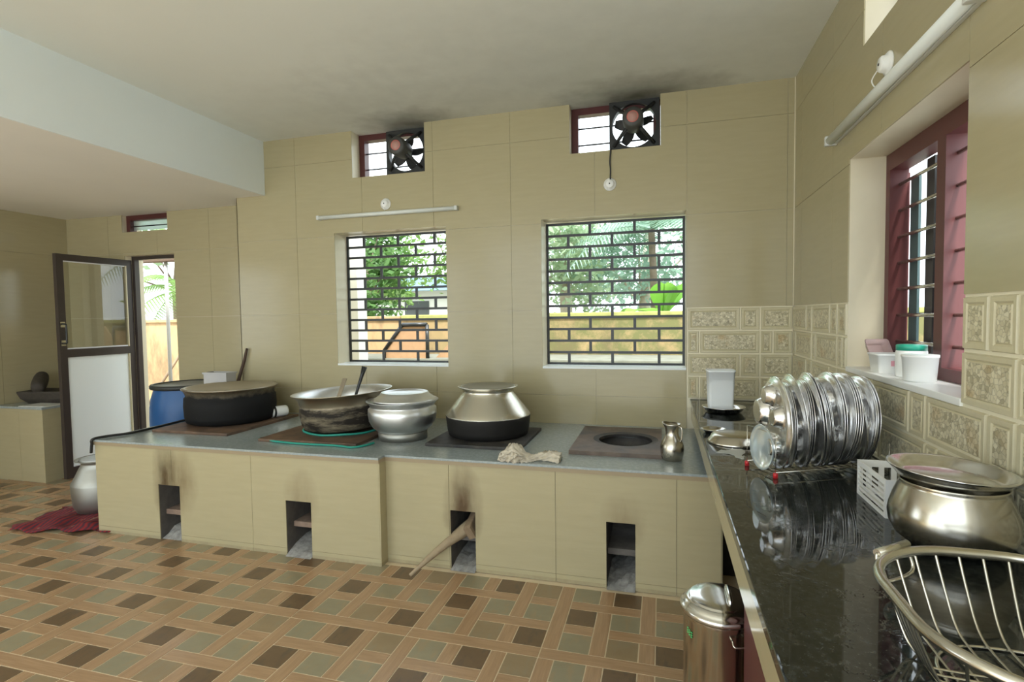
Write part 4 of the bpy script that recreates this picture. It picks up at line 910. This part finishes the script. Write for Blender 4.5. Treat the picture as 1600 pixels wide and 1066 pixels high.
# ------------------------------------------------------------------ outdoors
struct(MB().box(-45, 45, -1.9, 60, -.5, -.13).build('ground', 'ground_soil'))
struct(MB().cells([-45, -6.25, 1.07, 45], [-40, -1.9, 4, 60], [-.5, -.128], lambda x, y, z: y < -1.9 or x > 1.07 or (x < -6.25 and y < 4)).build('bounce_ground', 'bounce_paving'))  # bright paving added to bounce sunlight into the room
cw = struct(MB().box(-16, 9, 6.6, 6.8, -.2, 1.47).build('wall_compound', 'compound_wall_paint'))
MB().box(-3.4, 9, 6.57, 6.83, 1.44, 1.50, 0, .015).build('coping', 'moss_cap', cw)
MB().box(-16, -3.41, 6.57, 6.83, 1.44, 1.49, 0, .01).build('coping', 'compound_wall_paint', cw)
struct(MB().box(-4.3, 9, 5.75, 6.565, -.13, .98, 0, .02).build('ledge', 'mossy_concrete'))
tag(MB().box(-3.17, -2.99, 4.85, 5.03, -.13, 3.3, 0, .01).build('porch_pillar', 'house_white'), 'white square porch pillar outside the left grille window', 'pillar')
tag(MB().box(-7.4, -4.3, 4.95, 5.05, 2.16, 2.30, 0, .008).build('porch_beam', 'roof_brown'), 'brown wooden porch beam outside the door', 'beam')
tag(MB().tube([(-5.62, 5.0, -.13), (-5.62, 5.0, 2.16)], .02, 10).build('porch_post', 'concrete'), 'thin grey porch post outside the door', 'post')
tag(MB().tube([(-7.25, 5.75, -.13), (-6.62, 6.535, 1.56)], .018, 8).build('bamboo_pole', 'log_wood'), 'brown pole leaning on the compound wall outside the door', 'pole')
bd = thing('brown_board', 'brown cut-corner board with black edge outside the left window', 'board', (-2.66, 5.80, .98))
oc = [(-.57, 0), (-.57, .09), (-.32, .40), (0, .40), (0, 0)]; MB().prism(oc, 'y', 0, .02).build('panel', 'board_brown', bd)
for k in range(4):
    a, b = Vector((oc[k][0], -.005, oc[k][1])), Vector((oc[k+1][0], -.005, oc[k+1][1])); MB().tube([a, b], .024, 6).build('edging', 'grille_black', bd)
tag(MB().prism([(0, 0), (.42, .42), (.9, .42), (.9, 0)], 'y', 0, .03).build('brown_board', 'board_brown', None, (-2.62, 5.95, .98)), 'plain brown sloping board outside the left window', 'board')
def crown(m, c, rad, n, sz, rnd, hollow=.55):
    for _ in range(n):
        while True:
            d = Vector((rnd.gauss(0, 1), rnd.gauss(0, 1), rnd.gauss(0, 1)))
            if d.length > .01: break
        d.normalize(); r = hollow+(1-hollow)*rnd.random(); p = Vector((c[0]+d.x*rad[0]*r, c[1]+d.y*rad[1]*r, c[2]+d.z*rad[2]*r))
        a = Vector((rnd.uniform(-1, 1), rnd.uniform(-1, 1), rnd.uniform(-1, .6))).normalized(); b = a.cross(Vector((rnd.uniform(-1, 1), rnd.uniform(-1, 1), rnd.uniform(-1, 1)))).normalized(); s = sz*rnd.uniform(.6, 1.3)
        m.poly([tuple(p-a*s), tuple(p+b*s*.42), tuple(p+a*s), tuple(p-b*s*.42)])
def tree(x, y, h, rad, n, sz, mat, bark, label, seed, clumps=7):
    rnd = random.Random(seed); t_ = thing('leafy_tree', label, 'tree', (x, y, -.13), (0, 0, 0), 'trees beyond the compound wall'); tr = MB()
    tr.tube([(0, 0, 0), (rnd.uniform(-.1, .1), 0, h*.45), (rnd.uniform(-.2, .2), 0, h*.8)], [.14, .11, .07], 8); 
    m = MB()
    for k in range(clumps):
        a = rnd.uniform(0, 2*PI); q = rnd.uniform(.2, .9); c = (rad*q*math.cos(a), rad*q*math.sin(a), h*rnd.uniform(.42, 1.05)); crown(m, c, (rad*.5, rad*.5, rad*.42), n//clumps, sz, rnd, .2)
        tr.tube([(0, 0, h*.45), c], [.03, .012], 6)
    tr.build('trunk', bark, t_); m.build('crown', mat, t_); return t_
tree(-1.6, 9.6, 4.6, 1.5, 4200, .075, 'leaf_pale', 'bark_pale', 'pale leafy tree seen at the left of the right grille window', 1)
tree(-.4, 10.6, 4.2, 1.7, 4200, .075, 'leaf_bluish', 'bark_pale', 'pale leafy tree in the middle of the right grille window', 2)
tree(1.4, 10.2, 4.6, 1.6, 3600, .075, 'leaf_mid', 'bark', 'green leafy tree at the right of the right grille window', 3)
tree(-5.0, 8.0, 3.4, 1.2, 3600, .075, 'leaf_dark', 'bark', 'dark leafy tree with a thick trunk beyond the left grille window', 4)
tree(-4.0, 10.8, 3.7, 1.4, 3000, .075, 'leaf_mid', 'bark_pale', 'green tree with a pale trunk beyond the left grille window', 5)
tree(-6.6, 11.0, 3.9, 1.6, 2000, .11, 'leaf_mid', 'bark', 'green leafy tree behind the house beyond the left window', 6)
tree(-9.2, 9.4, 4.4, 1.5, 2000, .11, 'leaf_mid', 'bark', 'green leafy tree beyond the door', 7)
tree(-12.2, 11.2, 5.2, 1.9, 2000, .12, 'leaf_pale', 'bark', 'pale leafy tree far beyond the door', 8)
for k, (x, lb) in enumerate(((-3.75, 'pale slim trunk beyond the left grille window'), (-3.25, 'pale slim trunk nearest the right edge of the left window'))):
    tag(MB().tube([(x*2.05, 9+k, -.13), (x*2.06, 9+k, 2.5), (x*2.05+.05, 9+k, 5.5)], [.10, .09, .08], 10).build('slim_tree', 'bark_pale'), lb, 'tree')
def palm(x, y, h, L, nfr, mat, label, seed, droop=.9, banana=False):
    rnd = random.Random(seed); t_ = thing('banana_plant' if banana else 'coconut_palm', label, 'palm', (x, y, -.13))
    MB().tube([(0, 0, 0), (.06, 0, h*.5), (0, 0, h)], [.07, .06, .05], 10).build('trunk', 'bark', t_)
    for k in range(nfr):
        a = 2*PI*k/nfr+rnd.uniform(-.2, .2); el = rnd.uniform(.2, 1.1); m = MB(); P = []
        for q in range(15):
            u = q/14; r = L*u*math.cos(el)*(1-.1*u); z = h+L*u*math.sin(el)-droop*L*u*u*.75; P.append(Vector((r*math.cos(a), r*math.sin(a), z)))
        m.tube(P, [.016*(1-.8*q/14) for q in range(15)], 5)
        sd = Vector((-math.sin(a), math.cos(a), 0))
        for q in range(1, 14):
            t = (P[q+1]-P[q-1]).normalized(); ll = (L*.32*math.sin(PI*(q/14*.85+.12))) if not banana else L*.20*math.sin(PI*q/14)
            for sgn in (-1, 1):
                if banana: m.quad(tuple(P[q-1]), tuple(P[q-1]+sd*sgn*L*.17*math.sin(PI*(q-1)/14)+Vector((0, 0, .03))), tuple(P[q]+sd*sgn*L*.17*math.sin(PI*q/14)+Vector((0, 0, .03))), tuple(P[q]))
                else:
                    for off in (0, .5):
                        b = P[q].lerp(P[q+1], off); e = b+sd*sgn*ll+t*ll*.45+Vector((0, 0, -ll*.35)); wd_ = t*.018; m.poly([tuple(b-wd_), tuple(b+wd_), tuple(e)])
        m.build('frond', mat, t_)
palm(-.15, 8.6, 2.9, 1.7, 13, 'leaf_bluish', 'feathery palm in the right grille window', 21); palm(.02, 8.3, 1.5, 1.15, 8, 'leaf_banana', 'bright green banana plant in the right grille window', 22, .55, True)
palm(-8.8, 8.4, 2.1, 1.7, 12, 'leaf_mid', 'feathery palm beyond the door', 23)
hs_ = thing('far_house', 'white house with a pale blue roof beyond the left grille window', 'house', (-7.4, 15, -.13))
MB().box(-2.6, 3.2, 0, 4, 0, 2.45).build('wall', 'house_white', hs_); MB().prism([(-2.9, 2.4), (3.5, 2.4), (3.5, 2.5), (.3, 2.85), (-2.9, 2.5)], 'y', -.4, 4.4).build('roof', 'roof_blue', hs_)
for x in (-1.6, .2, 1.8): w_o = MB().box(x-.4, x+.4, -.03, .01, 1.0, 2.1).build('window', 'window_dark', hs_)
